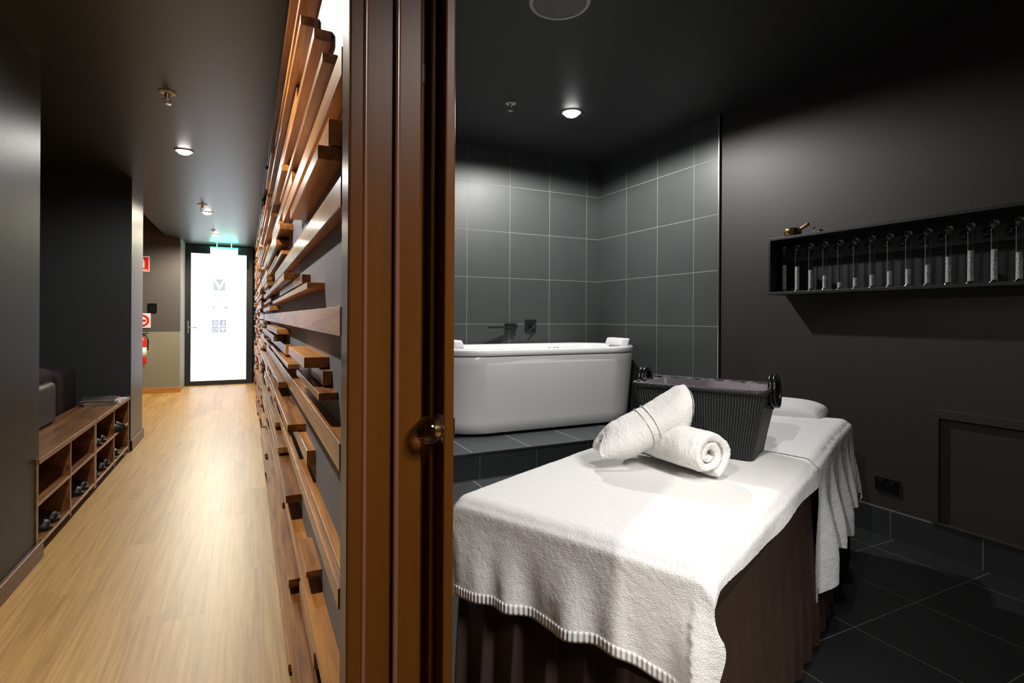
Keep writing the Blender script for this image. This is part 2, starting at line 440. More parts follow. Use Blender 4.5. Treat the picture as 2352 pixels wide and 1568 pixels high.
# treatment room
struct('wall_back', bx(.21, 3.14, 4.22, 4.36, 0, RZ), M['back'])
struct('wall_right', bx(3.018, 3.15, -1.6, 2.797, 0, RZ), M['black'])
struct('wall_right_tiled', bx(3.008, 3.15, 2.797, 4.22, 0, RZ), M['right'])
struct('trim_tile_edge', bx(3.000, 3.02, 2.789, 2.797, .0, RZ), M['alu'])
struct('wall_near', bx(.21, 3.15, -1.7, -1.6, 0, RZ), M['black'])
struct('baseboard_right', bx(3.006, 3.02, -1.6, 2.79, 0, .145), M['skirting'])
# two tiled steps carrying the bath
struct('floor_platform_lower', bx(.30, 3.008, 2.72, 4.22, 0, .133), M['plat'])
struct('floor_platform_upper', bx(.30, 3.008, 3.09, 4.22, .133, .296), M['riser'])
struct('floor_platform_top', bx(.30, 3.008, 3.086, 4.22, .296, .302), M['plat'])
struct('trim_platform_edge', bx(.30, 3.008, 3.080, 3.088, .293, .303), M['alu'])

# access panel in the right wall
ap = struct('trim_access_panel', bx(3.0175, 3.0185, -.1, 1.46, .06, .70), M['black'])
for nm, a in (('panel_frame_top', (2.995, 3.018, -.1, 1.458, .660, .703)), ('panel_frame_bottom', (2.995, 3.018, -.1, 1.458, .147, .157)),
              ('panel_frame_side', (2.995, 3.018, 1.428, 1.458, .157, .660))):
    obj(nm, bx(*a), M['black'], ap, bevel=.002)

# ------------------------------------------------------------------ doorway frame with open door leaf
fr = struct('door_2', bx(.150, .176, .915, .985, 0, CZ-.01), M['jamb'], bevel=.004)     # architrave beside the boards
for xx, rr_, yy_ in ((.1775, .0040, .9165), (.2320, .0048, .9195)):  # added strips, paler and glossier, that give the jamb its highlight stripes
    bm = bmesh.new(); lathe(bm, [(rr_, 0), (rr_, CZ)], 16, cx=xx, cy=yy_); obj('highlight_bead', bm, M['highlight_bead'], fr, smooth=True)
fr2 = obj('jamb_face', bx(.172, .2275, .928, .985, 0, CZ), M['jamb'], fr, bevel=.003)
obj('door_stop', bx(.2275, .277, .920, .985, 0, CZ), M['jamb'], fr, bevel=.005)
obj('jamb_rebate', bx(.276, .292, .945, .985, 0, CZ), M['jamb'], fr)
obj('jamb_edge', bx(.291, .303, .915, .985, 0, CZ), M['jamb'], fr, bevel=.003)
obj('strike_plate', bx(.278, .2905, .9425, .9455, 1.555, 1.590), M['jamb'], fr)
obj('door_header', bx(.150, .33, -.06, .915, 2.09, 2.125), M['jamb'], fr, bevel=.004)
obj('far_jamb', bx(.150, .33, -.16, -.10, 0, 2.125), M['jamb'], fr, bevel=.004)

dl = struct('door_3', bx(.303, .3215, .876, 1.66, .01, 2.08), M['jamb'], bevel=.003)
kz = .942
bm = bmesh.new(); lathe(bm, [(0.001, -.0235)] + [(.0242*math.cos(a), .0235*math.sin(a)) for a in [math.radians(-85+i*8.5) for i in range(21)]] + [(.001, .0235)], 32)
kn = thing('glass_door_knob', 'clear glass ball door knob on the edge of the open brown door', 'door knob', (.282, .893, kz))
k1 = obj('knob_ball', bm, M['crystal'], kn, smooth=True)
bm = bmesh.new()
R90 = Matrix.Rotation(PI/2, 4, 'Y')
lathe(bm, [(.010, .0), (.010, .012), (.016, .0145), (.0165, .0165)], 24, cap0=True, cap1=True, M=Matrix.Translation((.006, 0, 0)) @ R90)
obj('knob_neck', bm, M['brass'], kn, smooth=False)
bm = bx(.0195, .0212, -.014, .018, -.022, .026)
obj('backplate', bm, M['alu'], kn, bevel=.002)
obj('edge_plate', bx(.0395, .0405, -.0175, .012, -.012, .020), M['alu'], kn)

# ------------------------------------------------------------------ far glazed door
d1 = struct('door_1', bx(-.878, -.80, 10.13, 10.20, 0, 2.30-.02), M['doorf'], bevel=.004)
obj('door_frame', bx(.005, .10, 10.13, 10.20, 0, 2.28), M['doorf'], d1, bevel=.004)
obj('top_rail', bx(-.80, .005, 10.13, 10.20, 2.153, 2.28), M['doorf'], d1)
obj('bottom_rail', bx(-.80, .005, 10.13, 10.20, .0, .074), M['doorf'], d1)
obj('frosted_glass', bx(-.80, .005, 10.16, 10.18, .074, 2.153), M['frost'], d1)
bm = bmesh.new(); box(bm, -.845, -.825, 10.118, 10.13, .85, 1.05)
hd = obj('handle_plate', bm, M['alu'], d1, bevel=.003)
bm = bmesh.new(); tube(bm, [(-.835, 10.12, .945), (-.835, 10.075, .945), (-.82, 10.065, .945), (-.71, 10.065, .945)], .009, 10)
obj('lever', bm, M['chrome'], hd, smooth=True)
# printed graphics on the glass, given a glow for the daylight through them
gm = mat('grey_print', (.05, .05, .05), .9, spec=0, emis=(.34, .43, .46), estr=1)
gm2 = mat('pale_print', (.05, .05, .05), .9, spec=0, emis=(.50, .56, .76), estr=1)
cx, cz, hw = -.395, 1.655, .085
bm = bmesh.new()
for i in range(10):                                     # striped square with a solid V cut out of it
    z = cz + .085 - i*.0185
    t = i/9
    vl = -hw + t*hw                                     # V arm centre on the left
    th = .020
    def seg(a, b):
        if b-a > .002: box(bm, cx+a, cx+b, 10.158, 10.1595, z-.0155, z)
    seg(-hw, vl-th*.2); seg(vl+th*1.6, -vl-th*1.6); seg(-vl+th*.2, hw)
obj('striped_v_emblem', bm, gm, d1)
bm = bmesh.new()
for k, (w, zz, h) in enumerate(((.135, 1.46, .020), (.145, 1.385, .010), (.10, 1.325, .016))):
    n = 14
    for i in range(n):
        if (i*7+k) % 5 == 0: continue
        box(bm, cx-w+2*w*i/n, cx-w+2*w*(i+.72)/n, 10.158, 10.1592, zz, zz+h*.9)
box(bm, cx-.10, cx-.07, 10.158, 10.159, 1.26, 1.29); box(bm, cx+.07, cx+.12, 10.158, 10.159, 1.26, 1.29)
obj('printed_lines', bm, gm2, d1)
def rsq(bm, x0, z0, s, y, r=.018):
    pts = []
    for (px, pz, a0) in ((x0+s-r, z0+s-r, 0), (x0+r, z0+s-r, 90), (x0+r, z0+r, 180), (x0+s-r, z0+r, 270)):
        for k in range(4):
            a = math.radians(a0+k*30); pts.append((px+r*math.cos(a), pz+r*math.sin(a)))
    prism(bm, pts, y, y+.0008)
bm = bmesh.new()
for i in range(2):
    for j in range(2): rsq(bm, cx-.108+i*.112, .865+j*.108, .098, 10.158)
obj('social_tiles', bm, gm2, d1)
bm = bmesh.new(); yy = 10.1565
lw = .006
def ring(bm, x, z, r0, r1, y, n=24, e=1):
    a = [bm.verts.new((x+r0*math.cos(2*PI*k/n), y, z+r0*e*math.sin(2*PI*k/n))) for k in range(n)]
    b = [bm.verts.new((x+r1*math.cos(2*PI*k/n), y, z+r1*e*math.sin(2*PI*k/n))) for k in range(n)]
    for k in range(n): bm.faces.new((a[k], a[(k+1) % n], b[(k+1) % n], b[k]))
ring(bm, cx-.059, 1.022, .018, .024, yy); ring(bm, cx-.059, 1.022, .030, .036, yy, 4)
box(bm, cx+.058, cx+.069, yy, yy+.001, .985, 1.05); box(bm, cx+.045, cx+.080, yy, yy+.001, 1.018, 1.028)
ring(bm, cx-.059, .914, .026, .033, yy, 24, .7)
h = [(0.0, -.028), (.030, .004), (.030, .018), (.016, .026), (0, .014), (-.016, .026), (-.030, .018), (-.030, .004)]
bm.faces.new([bm.verts.new((cx+.053+a, yy, .914+b)) for a, b in h])
obj('social_symbols', bm, emit_mat('print_gap', (.78, .86, 1.0), 1.05), d1)

# exit sign hanging before the door
ex = thing('exit_sign', 'glowing white and green exit light box hanging before the frosted door', 'exit sign', (-.31, 9.62, 2.06))
obj('light_box', bx(-.19, .19, -.02, .02, -.02, .125), emit_mat('exit_face', (.75, 1.0, .93), 4.0), ex, bevel=.006)
obj('top_housing', bx(-.195, .195, -.025, .025, .125, .150), emit_mat('exit_green', (.10, .9, .45), 2.0), ex, bevel=.004)
for xh in (-.1, .1):
    bm = bmesh.new(); tube(bm, [(xh, 0, .15), (xh, 0, .228)], .005, 8); obj('hanger', bm, M['white'], ex)

# ------------------------------------------------------------------ ceiling fittings
def downlight(x, y, z, label, e=30, group=None, r=.045, col=(1, .97, .9)):
    t = thing('downlight', label, 'ceiling light', (x, y, z), 0, group)
    bm = bmesh.new()
    lathe(bm, [(r, -.002), (r+.004, -.008), (r+.014, -.006), (r+.016, 0)], 36)
    obj('trim_ring', bm, M['white'], t, smooth=True)
    bm = bmesh.new()
    lathe(bm, [(r*math.cos(a), -.003-.6*r*math.sin(a)) for a in [math.radians(i*10) for i in range(9)]] + [(.001, -.003-.6*r)], 32)
    obj('lamp_lens', bm, emit_mat('lamp_glow', col, e), t, smooth=True)
    return t
corr_y = [1.98, 4.41, 6.91, 8.74]
clab = [None, 'corridor ceiling downlight nearest the camera in view, beyond the first sprinkler', 'small corridor ceiling downlight midway, beside the far sprinkler', 'farthest corridor downlight, just above the exit sign']
for i in (1, 2, 3):
    downlight(-.393, corr_y[i], CZ, clab[i], 22, 'corridor downlights')
downlight(2.046, 3.228, RZ, 'bright white ceiling downlight above the bath', 24, None, .055, (1, 1, 1))

def sprinkler(x, y, z, label, s=1.0):
    t = thing('fire_sprinkler', label, 'sprinkler', (x, y, z), .3, 'ceiling sprinklers')
    bm = bmesh.new(); lathe(bm, [(.036*s, 0), (.036*s, -.003), (.030*s, -.006), (.012*s, -.010), (.011*s, -.001)], 28, cap0=True)
    obj('escutcheon', bm, M['white'], t, smooth=True)
    bm = bmesh.new(); lathe(bm, [(.010*s, 0), (.010*s, -.018*s), (.006*s, -.02*s), (.006*s, -.03*s)], 16, cap1=True)
    tube(bm, [(-.006*s, 0, -.02*s), (-.015*s, 0, -.033*s), (-.003*s, 0, -.05*s)], .0022*s, 6)
    tube(bm, [(.006*s, 0, -.02*s), (.015*s, 0, -.033*s), (.003*s, 0, -.05*s)], .0022*s, 6)
    obj('sprinkler_frame', bm, M['chrome'], t, smooth=True)
    bm = bmesh.new()
    lathe(bm, [(.0165*s, -.051*s), (.0165*s, -.053*s), (.005*s, -.055*s)], 20, cap0=True, cap1=True)
    obj('deflector', bm, M['alu'], t)
    return t
sprinkler(-.371, 3.30, CZ, 'chrome sprinkler on the corridor ceiling nearest the camera', 1.15)
sprinkler(-.41, 6.45, CZ, 'small sprinkler on the corridor ceiling beside the middle downlight', 1.3)
sprinkler(-.40, 8.3, CZ, 'farthest corridor sprinkler, near the exit sign', .9)
sprinkler(1.595, 3.28, RZ, 'white and chrome sprinkler on the black ceiling over the bath', 1.0)

sp = thing('ceiling_speaker', 'round grey ceiling speaker grille with a white rim', 'speaker', (1.283, 2.13, RZ))
bm = bmesh.new(); lathe(bm, [(.122, -.002), (.124, -.007), (.138, -.006), (.141, 0)], 64)
obj('rim', bm, M['white'], sp, smooth=True)
bm = bmesh.new(); lathe(bm, [(.123, -.003), (.10, -.006), (.05, -.008), (.001, -.0085)], 64)
obj('grille', bm, M['spk'], sp, smooth=True)

# ------------------------------------------------------------------ timber boards on the corridor wall
BO = [  # y near end, z0, z1, depth, length
 (1.55,1.916,1.942,.048,2.2),(1.71,1.811,1.841,.030,1.3),(1.22,1.680,1.702,.031,1.6),(1.13,1.478,1.530,.029,.9),(1.13,1.447,1.475,.049,.75),
 (2.28,1.701,1.725,.050,1.8),(1.81,1.446,1.470,.040,1.9),(4.19,2.262,2.285,.037,1.5),(2.09,1.266,1.290,.054,2.4),(1.74,1.236,1.262,.024,1.2),
 (1.41,1.203,1.219,.041,1.9),(.99,1.100,1.153,.026,4.4),(5.56,1.105,1.155,.026,1.6),(2.81,1.015,1.041,.056,2.0),(2.48,.970,1.012,.023,1.5),
 (1.32,1.016,1.041,.055,.5),(1.27,.980,1.013,.020,.24),(2.09,.947,.963,.040,1.5),(3.68,.768,.783,.040,1.6),(3.56,.722,.766,.022,1.0),
 (5.45,2.027,2.047,.049,1.6),(4.72,1.469,1.521,.026,1.6),(5.45,1.212,1.257,.050,1.9),(2.77,1.556,1.583,.039,2.4),
 (1.85,.767,.791,.055,1.6),(1.58,.724,.766,.023,1.1),(1.36,.709,.725,.038,2.2),(1.96,.508,.533,.052,3.2),(1.18,.960,.976,.039,.55),
 (4.00,.560,.587,.020,1.6),(4.33,.180,.236,.026,1.9),(5.30,.472,.495,.055,1.6),(1.67,.491,.534,.024,.9),(1.43,.485,.500,.038,.22),
 (1.90,.250,.276,.046,2.6),(2.32,.178,.236,.023,1.8),(1.40,.269,.312,.022,1.0),(1.84,.012,.036,.050,3.4),(1.79,.040,.085,.028,1.7),
 (.99,.861,.911,.026,3.8),(.99,.618,.655,.027,3.0),(.99,.655,.680,.020,1.25),(.99,1.562,1.612,.026,2.3),(.99,1.331,1.384,.026,2.4),
 (.99,.424,.449,.040,2.3),(.99,.205,.228,.046,1.1),(1.2,.120,.145,.052,2.9),(1.02,.345,.392,.024,2.1),
 (1.05,1.985,2.010,.048,1.9),(1.35,2.055,2.105,.028,2.2),(1.15,2.135,2.160,.052,2.8),(1.6,2.19,2.24,.026,2.6),(1.25,2.255,2.280,.045,2.8),
 (1.95,1.86,1.905,.026,2.0),(1.3,1.765,1.79,.040,2.5),(2.15,1.625,1.67,.026,1.7),(3.0,1.36,1.385,.050,2.4),(2.55,.875,.90,.0475,.1),
 (2.5,.83,.855,.050,2.2),(2.9,.59,.612,.045,1.0),(2.25,.395,.42,.046,2.1),(3.3,.31,.355,.026,1.8),(2.6,.095,.115,.048,2.2)]
def clash(b, L, gap=.05):
    return any(b[0] < a[0]+a[4]+gap and a[0] < b[0]+b[4]+gap and b[1] < a[2]-.0005 and a[1] < b[2]-.0005 for a in L)
boards = []
for b in BO:
    if not clash(b, boards, .0): boards.append(b)
    else:
        l = b[4]
        while l > .3 and clash((*b[:4], l), boards, .01): l -= .1
        if l > .3: boards.append((*b[:4], l))
TY = [(.025, .052), (.025, .048), (.016, .040), (.045, .025), (.052, .026), (.040, .023), (.025, .055)]
for _ in range(9000):
    h, d = random.choice(TY)
    z = random.uniform(.005, CZ-.005-h); z = round(z/.006)*.006
    y = random.uniform(2.3, 9.8); l = min(random.uniform(.5, 2.6), 10.1-y)
    b = (y, z, z+h, d, l)
    if l > .3 and not clash((y-.02, z-.012, z+h+.006, d, l+.04), boards, .03):
        boards.append(b)
    if len(boards) > 330: break
boards.sort(key=lambda b: b[0])
print('boards', len(boards))
scr = thing('timber_board_cladding', 'wall of recycled timber boards in staggered depths lining the right side of the corridor', 'wood cladding', (W, .99, 0))
stuff = bmesh.new()
for i, (y, z0, z1, d, l) in enumerate(boards):
    if i < 99:
        bm = bx(0, 0, 0, 0, 0, 0); bm.free(); bm = bmesh.new()
        box(bm, -d, 0.0, 0, l, 0, z1-z0)
        o = obj('board', bm, M['board'], scr, bevel=.0012)
        o.location = (0, y-.99, z0)
    else:
        box(stuff, -d, 0.0, y-.99, y-.99+l, z0, z1)
o = obj('board', stuff, M['board'], scr); o['kind'] = 'stuff'

# ------------------------------------------------------------------ fire equipment on the recess wall
WY = 9.398
s1 = thing('fire_sign', 'red and white fire extinguisher pictogram sign, upper sign on the dark wall', 'sign', (-1.345, WY, 1.774))
obj('sign_plate', bx(-.08, .08, -.006, 0, 0, .222), M['signw'], s1, bevel=.002)
obj('red_field', bx(-.072, .072, -.0075, -.006, .012, .21), M['red'], s1)
bm = bmesh.new(); prism(bm, [(-.028, .055), (.022, .055), (.022, .15), (.010, .165), (.010, .185), (-.014, .185), (-.014, .165), (-.028, .15)], -.0088, -.0076)
obj('extinguisher_symbol', bm, M['signw'], s1)
obj('white_caption_bar', bx(-.055, .055, -.0088, -.0076, .02, .032), M['signw'], s1)
s2 = thing('extinguisher_instruction_sign', 'white sign with red ring, lower sign above the extinguisher', 'sign', (-1.345, WY, .956))
obj('sign_plate', bx(-.10, .10, -.006, 0, 0, .212), M['signw'], s2, bevel=.002)
bm = bmesh.new(); ring(bm, -.005, .105, .060, .088, -.0075, 40)
obj('red_ring', bm, M['red'], s2)
obj('red_band', bx(-.055, .045, -.0075, -.006, .09, .12), M['red'], s2)
sw = thing('switch_panel', 'black square control switch panel on the dark wall beside the fire signs', 'switch', (-1.225, WY, 1.243))
obj('plate', bx(-.055, .055, -.010, 0, -.07, .07), M['blackp'], sw, bevel=.004)
for i in range(2):
    for j in range(2): obj('button', bx(-.03+i*.035, -.008+i*.035, -.014, -.010, -.045+j*.035, -.022+j*.035), M['blackm'], sw, bevel=.001)
fx = thing('fire_extinguisher', 'red fire extinguisher hung low on the pale olive wall beside the post', 'fire extinguisher', (-1.35, WY-.085, .44))
bm = bmesh.new(); lathe(bm, [(.055, .0), (.068, .012), (.070, .05), (.070, .32), (.060, .36), (.03, .385), (.022, .40)], 28, cap0=True, cap1=True)
obj('cylinder', bm, M['red'], fx, smooth=True)
bm = bmesh.new(); lathe(bm, [(.0705, .10), (.0712, .10), (.0712, .24), (.0705, .24)], 28)
obj('label_band', bm, M['signw'], fx, smooth=True)
bm = bmesh.new(); lathe(bm, [(.02, .40), (.02, .43)], 16, cap0=True, cap1=True); box(bm, -.012, .09, -.012, .012, .43, .445); box(bm, -.012, .085, -.012, .012, .46, .47)
obj('valve', bm, M['chrome'], fx)
bm = bmesh.new(); tube(bm, [(.02, 0, .42), (.07, -.02, .40), (.09, -.02, .33), (.085, -.01, .20)], .010, 8)
obj('hose', bm, M['blackm'], fx, smooth=True)
obj('wall_bracket', bx(-.03, .03, .065, .083, .30, .36), M['blackm'], fx)

# ------------------------------------------------------------------ shoe benches, slippers, magazines, sofa
def shoe_bench(y0, label):
    t = thing('shoe_bench', label, 'bench', (-.86, y0, 0), 0, 'shoe benches')
    L = 1.08; D = .25
    obj('bench_top', bx(-D, .008, 0, L, .445, .470), M['bench'], t, bevel=.002)
    for k in (0.0, (L-.018)/2, L-.018): obj('divider', bx(-D, 0, k, k+.018, .03, .445), M['bench'], t, bevel=.001)
    for k in (0, 1):
        a = .018 + k*(L-.018)/2
        obj('shelf', bx(-D, -.001, a, a+(L-.054)/2, .245, .262), M['bench'], t)
        obj('bottom_shelf', bx(-D, -.001, a, a+(L-.054)/2, .052, .070), M['bench'], t)
    obj('front_edging', bx(.008, .0095, 0, L, .446, .469), M['benchside'], t)
    obj('back_panel', bx(-D-.004, -D, 0, L, .03, .445), M['darkw'], t)
    obj('kick_plate', bx(-.04, -.03, 0.018, L-.018, 0, .052), M['blackm'], t)
    return t
shoe_bench(3.20, 'low walnut shoe bench next to the near wall end')
shoe_bench(4.29, 'low walnut shoe bench next to the post, with magazines on top')

def slipper(bmat, L=.20, w=.085, high=0.0):
    t = bpy.data.objects.new('slipper', None); COL.objects.link(t)
    bm = bmesh.new(); r0 = []; r1 = []
    n = 28
    for i in range(n):
        a = 2*PI*i/n; x = math.cos(a); y = math.sin(a)
        wy = w/2*(.86+.18*x) if x > -.2 else w/2*.80
        px = x*L/2; py = y*wy
        r0.append(Vector((px, py, 0))); r1.append(Vector((px*1.01, py*1.03, .018+.006*(x < -.3))))
    loft(bm, [r0, r1], True, True)
    obj('sole', bm, bmat, t, bevel=.003)
    bm = bmesh.new(); rings = []
    for k in range(7):
        u = k/6; x = L*(.02+.42*u); hh = (.052-.022*u*u)*(1+high); ww = w/2*(1.05-.12*u)
        rings.append([Vector((x, ww*math.cos(PI*j/10), .012+hh*math.sin(PI*j/10))) for j in range(11)])
    vr = [[bm.verts.new(p) for p in r] for r in rings]
    for a, b in zip(vr, vr[1:]):
        for j in range(10): bm.faces.new((a[j], a[j+1], b[j+1], b[j]))
    bm.faces.new(vr[-1])
    obj('upper', bm, bmat, t, smooth=True, solid=.004)
    return t
proto = slipper(M['shoe'])
SL = [(-.875,3.50,.07,'first pair, near shelf compartment'),]
spots = [  # x, y, z, rz, label
 (-.96, 3.42, .070, .20, 'black slipper, left of the pair in the nearest lower compartment'),
 (-.96, 3.56, .070, -.05, 'black slipper, right of the pair in the nearest lower compartment'),
 (-.96, 4.00, .070, .15, 'black slipper, left of the pair in the second lower compartment'),
 (-.96, 4.13, .070, -.1, 'black slipper, right of the pair in the second lower compartment'),
 (-.96, 4.38, .070, .2, 'lone black slipper on the left of the third lower compartment'),
 (-.96, 4.58, .070, .1, 'black slipper, left of the pair at right in the third lower compartment'),
 (-.96, 4.71, .070, -.1, 'black slipper, right of the pair at right in the third lower compartment'),
 (-.96, 4.90, .070, .1, 'black slipper, left of the pair in the farthest lower compartment'),
 (-.96, 5.03, .070, .0, 'black slipper, right of the pair in the farthest lower compartment'),
 (-.96, 4.46, .262, .1, 'black slipper, left of the pair in the third upper compartment'),
 (-.96, 4.59, .262, -.1, 'black slipper, right of the pair in the third upper compartment')]
for i, (x, y, z, rz, lb) in enumerate(spots):
    t = proto if i == 0 else copy_tree(proto)
    t.location = (x, y, z); t.rotation_euler = (0, 0, rz)
    setp(t, lb, 'slipper', 'slippers in the shoe benches')
# ankle boots in the far upper compartment
def boot():
    t = bpy.data.objects.new('ankle_boot', None); COL.objects.link(t)
    bm = bmesh.new(); rings = []
    for (x, z, rx, ry) in ((0.03, 0.0, .115, .042), (.03, .03, .115, .044), (.005, .06, .085, .040), (-.04, .09, .050, .038), (-.05, .13, .045, .038), (-.05, .155, .048, .040)):
        rings.append([Vector((x+rx*math.cos(2*PI*k/18), ry*math.sin(2*PI*k/18), z)) for k in range(18)])
    loft(bm, rings, True, False)
    obj('boot_upper', bm, M['shoe'], t, smooth=True, solid=.004)
    bm = bmesh.new(); rr = [[Vector((.03+.12*math.cos(2*PI*k/18), .046*math.sin(2*PI*k/18), z)) for k in range(18)] for z in (-.001, .012)]
    loft(bm, rr, True, True); obj('sole', bm, M['blackm'], t)
    return t
b0 = boot(); b0.location = (-.97, 4.93, .264); setp(b0, 'black ankle boot, left of the pair in the farthest upper compartment', 'boot', 'ankle boots')
b1 = copy_tree(b0); b1.location = (-.97, 5.05, .264); b1.rotation_euler = (0, 0, -.1); setp(b1, 'black ankle boot, right of the pair in the farthest upper compartment', 'boot', 'ankle boots')

mg = [(-.965, 5.06, .05, .30, .21, .009, 'cov1', 'magazine at the bottom of the stack on the bench'), (-.98, 5.05, .02, .29, .21, .008, 'cov3', 'second magazine from the bottom of the stack'),
      (-.975, 5.055, .08, .29, .21, .008, 'cov1', 'third magazine from the bottom of the stack'), (-.985, 5.04, -.04, .28, .205, .008, 'cov2', 'magenta magazine second from the top of the stack'),
      (-.99, 5.03, .10, .28, .205, .007, 'cov3', 'dark patterned magazine on top of the left stack')]
z = .4705
def magazine(x, y, z, rz, w, l, h, cv, lb):
    t = thing('magazine', lb, 'magazine', (x, y, z), rz, 'magazines on the bench')
    obj('pages', bx(-w/2+.002, w/2-.002, -l/2+.002, l/2-.002, .001, h-.001), M['paper'], t)
    bm = bmesh.new(); box(bm, -w/2, w/2, -l/2, l/2, 0, .001); box(bm, -w/2, w/2, -l/2, l/2, h-.001, h); box(bm, -w/2, -w/2+.001, -l/2, l/2, .001, h-.001)
    obj('cover', bm, M[cv], t)
for (x, y, rz, w, l, h, cv, lb) in mg:
    magazine(x, y, z, rz+.05, w*.72, l*1.15, h, cv, lb); z += h+.0004
magazine(-.955, 5.235, .4705, .05, .20, .15, .006, 'cov1', 'pale magazine lying flat at the bench end by the post')

def rbox(x0, x1, y0, y1, z0, z1, r=.05, tilt=0, cut=4):
    bm = bmesh.new(); box(bm, x0, x1, y0, y1, z0, z1)
    bmesh.ops.bevel(bm, geom=bm.edges[:]+bm.verts[:], offset=r, segments=4, profile=.5, affect='EDGES')
    if tilt:
        for v in bm.verts: v.co.x += (v.co.z-z0)*tilt
    return bm
so = thing('sofa', 'mauve grey upholstered sofa with its back to the shoe benches', 'sofa', (-1.28, 3.6, 0))
obj('backrest', rbox(-.12, .145, -.35, .95, .10, .79, .055, .0), M['sofa'], so, smooth=True)
obj('backrest_end', rbox(-.12, .148, .955, 1.50, .10, .765, .065, .0), M['sofa'], so, smooth=True)
obj('arm', rbox(-.85, -.10, 1.30, 1.50, .06, .62, .06), M['sofa'], so, smooth=True)
obj('seat', rbox(-.85, -.11, -.3, 1.29, .10, .42, .05), M['sofa'], so, smooth=True)
for a in (-.28, 1.40):
    for b in (-.78, .06): obj('leg', bx(b, b+.04, a, a+.04, 0, .12), M['blackm'], so)
cu = thing('sofa_shade_block', 'black creased block on the near bench, in place of dark shading on the sofa back', 'cushion', (-1.09, 3.95, .4715))  # dark block standing in for shading on the sofa back panels
bm = rbox(-.035, .035, -.33, .33, 0, .25, .03, -.0)
obj('cushion_cover', bm, M['sofac'], cu, smooth=True)
mr = thing('wall_mirror', 'slim bright edge of a mirror on the dark alcove wall beyond the near corner', 'mirror', (-1.74, 5.488, .66))
obj('mirror_glass', bx(-.2, .2, -.012, -.004, 0, 1.1), M['chrome'], mr)
obj('frame', bx(.20, .235, -.02, 0, 0, .50), M['signw'], mr)

# ------------------------------------------------------------------ bath
BX, BY, HL, HD = 2.045, 3.80, .905, .385
bt = thing('spa_bath', 'white freestanding oval spa bath on the tiled platform', 'bathtub', (BX, BY, .302))
def oval(hl, hd, z, n=96, e=1.0):
    """straight sides joined by round ends"""
    pts = []; s = hl-hd*e; N = n//4
    r = hd
    for q, (sx, a0) in enumerate(((1, -90), (1, 0), (-1, 90), (-1, 180))):
        for k in range(N):
            a = math.radians(a0+90*k/N)
            pts.append(Vector((sx*s+r*e*math.cos(a), r*math.sin(a), z)))
    return pts
bm = bmesh.new()
loft(bm, [oval(HL-.065, HD-.045, .022), oval(HL-.055, HD-.035, .024), oval(HL-.045, HD-.028, .10), oval(HL-.022, HD-.012, .35), oval(HL-.010, HD-.004, .50), oval(HL-.008, HD-.003, .553), oval(HL-.014, HD-.009, .560)])
obj('outer_panel', bm, M['acr'], bt, smooth=True)
bm = bmesh.new()
loft(bm, [oval(HL-.016, HD-.011, .562), oval(HL-.003, HD+.001, .565), oval(HL, HD+.003, .572), oval(HL, HD+.003, .600), oval(HL-.004, HD-.001, .608), oval(HL-.012, HD-.009, .611),
          oval(HL-.075, HD-.072, .609), oval(HL-.090, HD-.087, .600), oval(HL-.12, HD-.10, .45), oval(HL-.20, HD-.13, .18), oval(HL-.26, HD-.18, .14), oval(HL-.5, HD-.30, .135)], False, True)
obj('rim_and_basin', bm, M['acr'], bt, smooth=True)
def headrest(sx):
    bm = bmesh.new(); box(bm, -.035, .045, -.135, .135, 0, .062)
    bmesh.ops.bevel(bm, geom=bm.edges[:]+bm.verts[:], offset=.018, segments=4, profile=.6, affect='EDGES')
    for v in bm.verts: v.co.x += v.co.z*.35 ; v.co.x *= sx
    return bm
o = obj('headrest', headrest(1), M['pillow'], bt, smooth=True, loc=(.755, -.09, .605)); o.rotation_euler = (0, 0, -.15)
o = obj('headrest', headrest(-1), M['pillow'], bt, smooth=True, loc=(-.66, -.02, .605))
for x in (-.03, .015, .04):
    bm = bmesh.new(); lathe(bm, [(.008, 0), (.008, .004), (.005, .005)], 14, cap1=True)
    obj('control_button', bm, M['chrome'], bt, loc=(x, -.335, .610))
for x, y in ((-.45, -.25), (.45, -.25), (-.45, .25), (.45, .25)):
    bm = bmesh.new(); lathe(bm, [(.025, 0), (.025, .01), (.014, .015), (.014, .14)], 16, cap0=True, cap1=True)
    obj('foot', bm, M['blackm'], bt, loc=(x, y, 0))

spo = thing('bath_spout', 'black wall mounted swivel bath spout above the tub', 'tap', (2.05, 4.22, 1.055))
obj('wall_block', bx(-.045, .045, -.055, 0, -.024, .030), M['blackm'], spo, bevel=.004)
bm = bx(-.24, .01, -.060, -.030, -.012, .004)
for v in bm.verts:
    if v.co.x < -.1: v.co.y -= .06
obj('spout_arm', bm, M['blackm'], spo, bevel=.003)
obj('side_knob', bx(.045, .062, -.045, -.015, -.012, .018), M['blackm'], spo, bevel=.003)
mx = thing('bath_mixer', 'black square bath mixer plate with lever beside the spout', 'tap', (2.257, 4.22, 1.062))
obj('plate', bx(-.054, .054, -.012, 0, -.056, .056), M['blackm'], mx, bevel=.003)
bm = bmesh.new(); tube(bm, [(0, -.012, 0), (0, -.05, 0)], .020, 20)
obj('cartridge', bm, M['blackm'], mx, smooth=False)
bm = bmesh.new(); tube(bm, [(-.035, -.052, -.045), (.03, -.052, .02)], .006, 8)
obj('lever', bm, M['blackm'], mx)

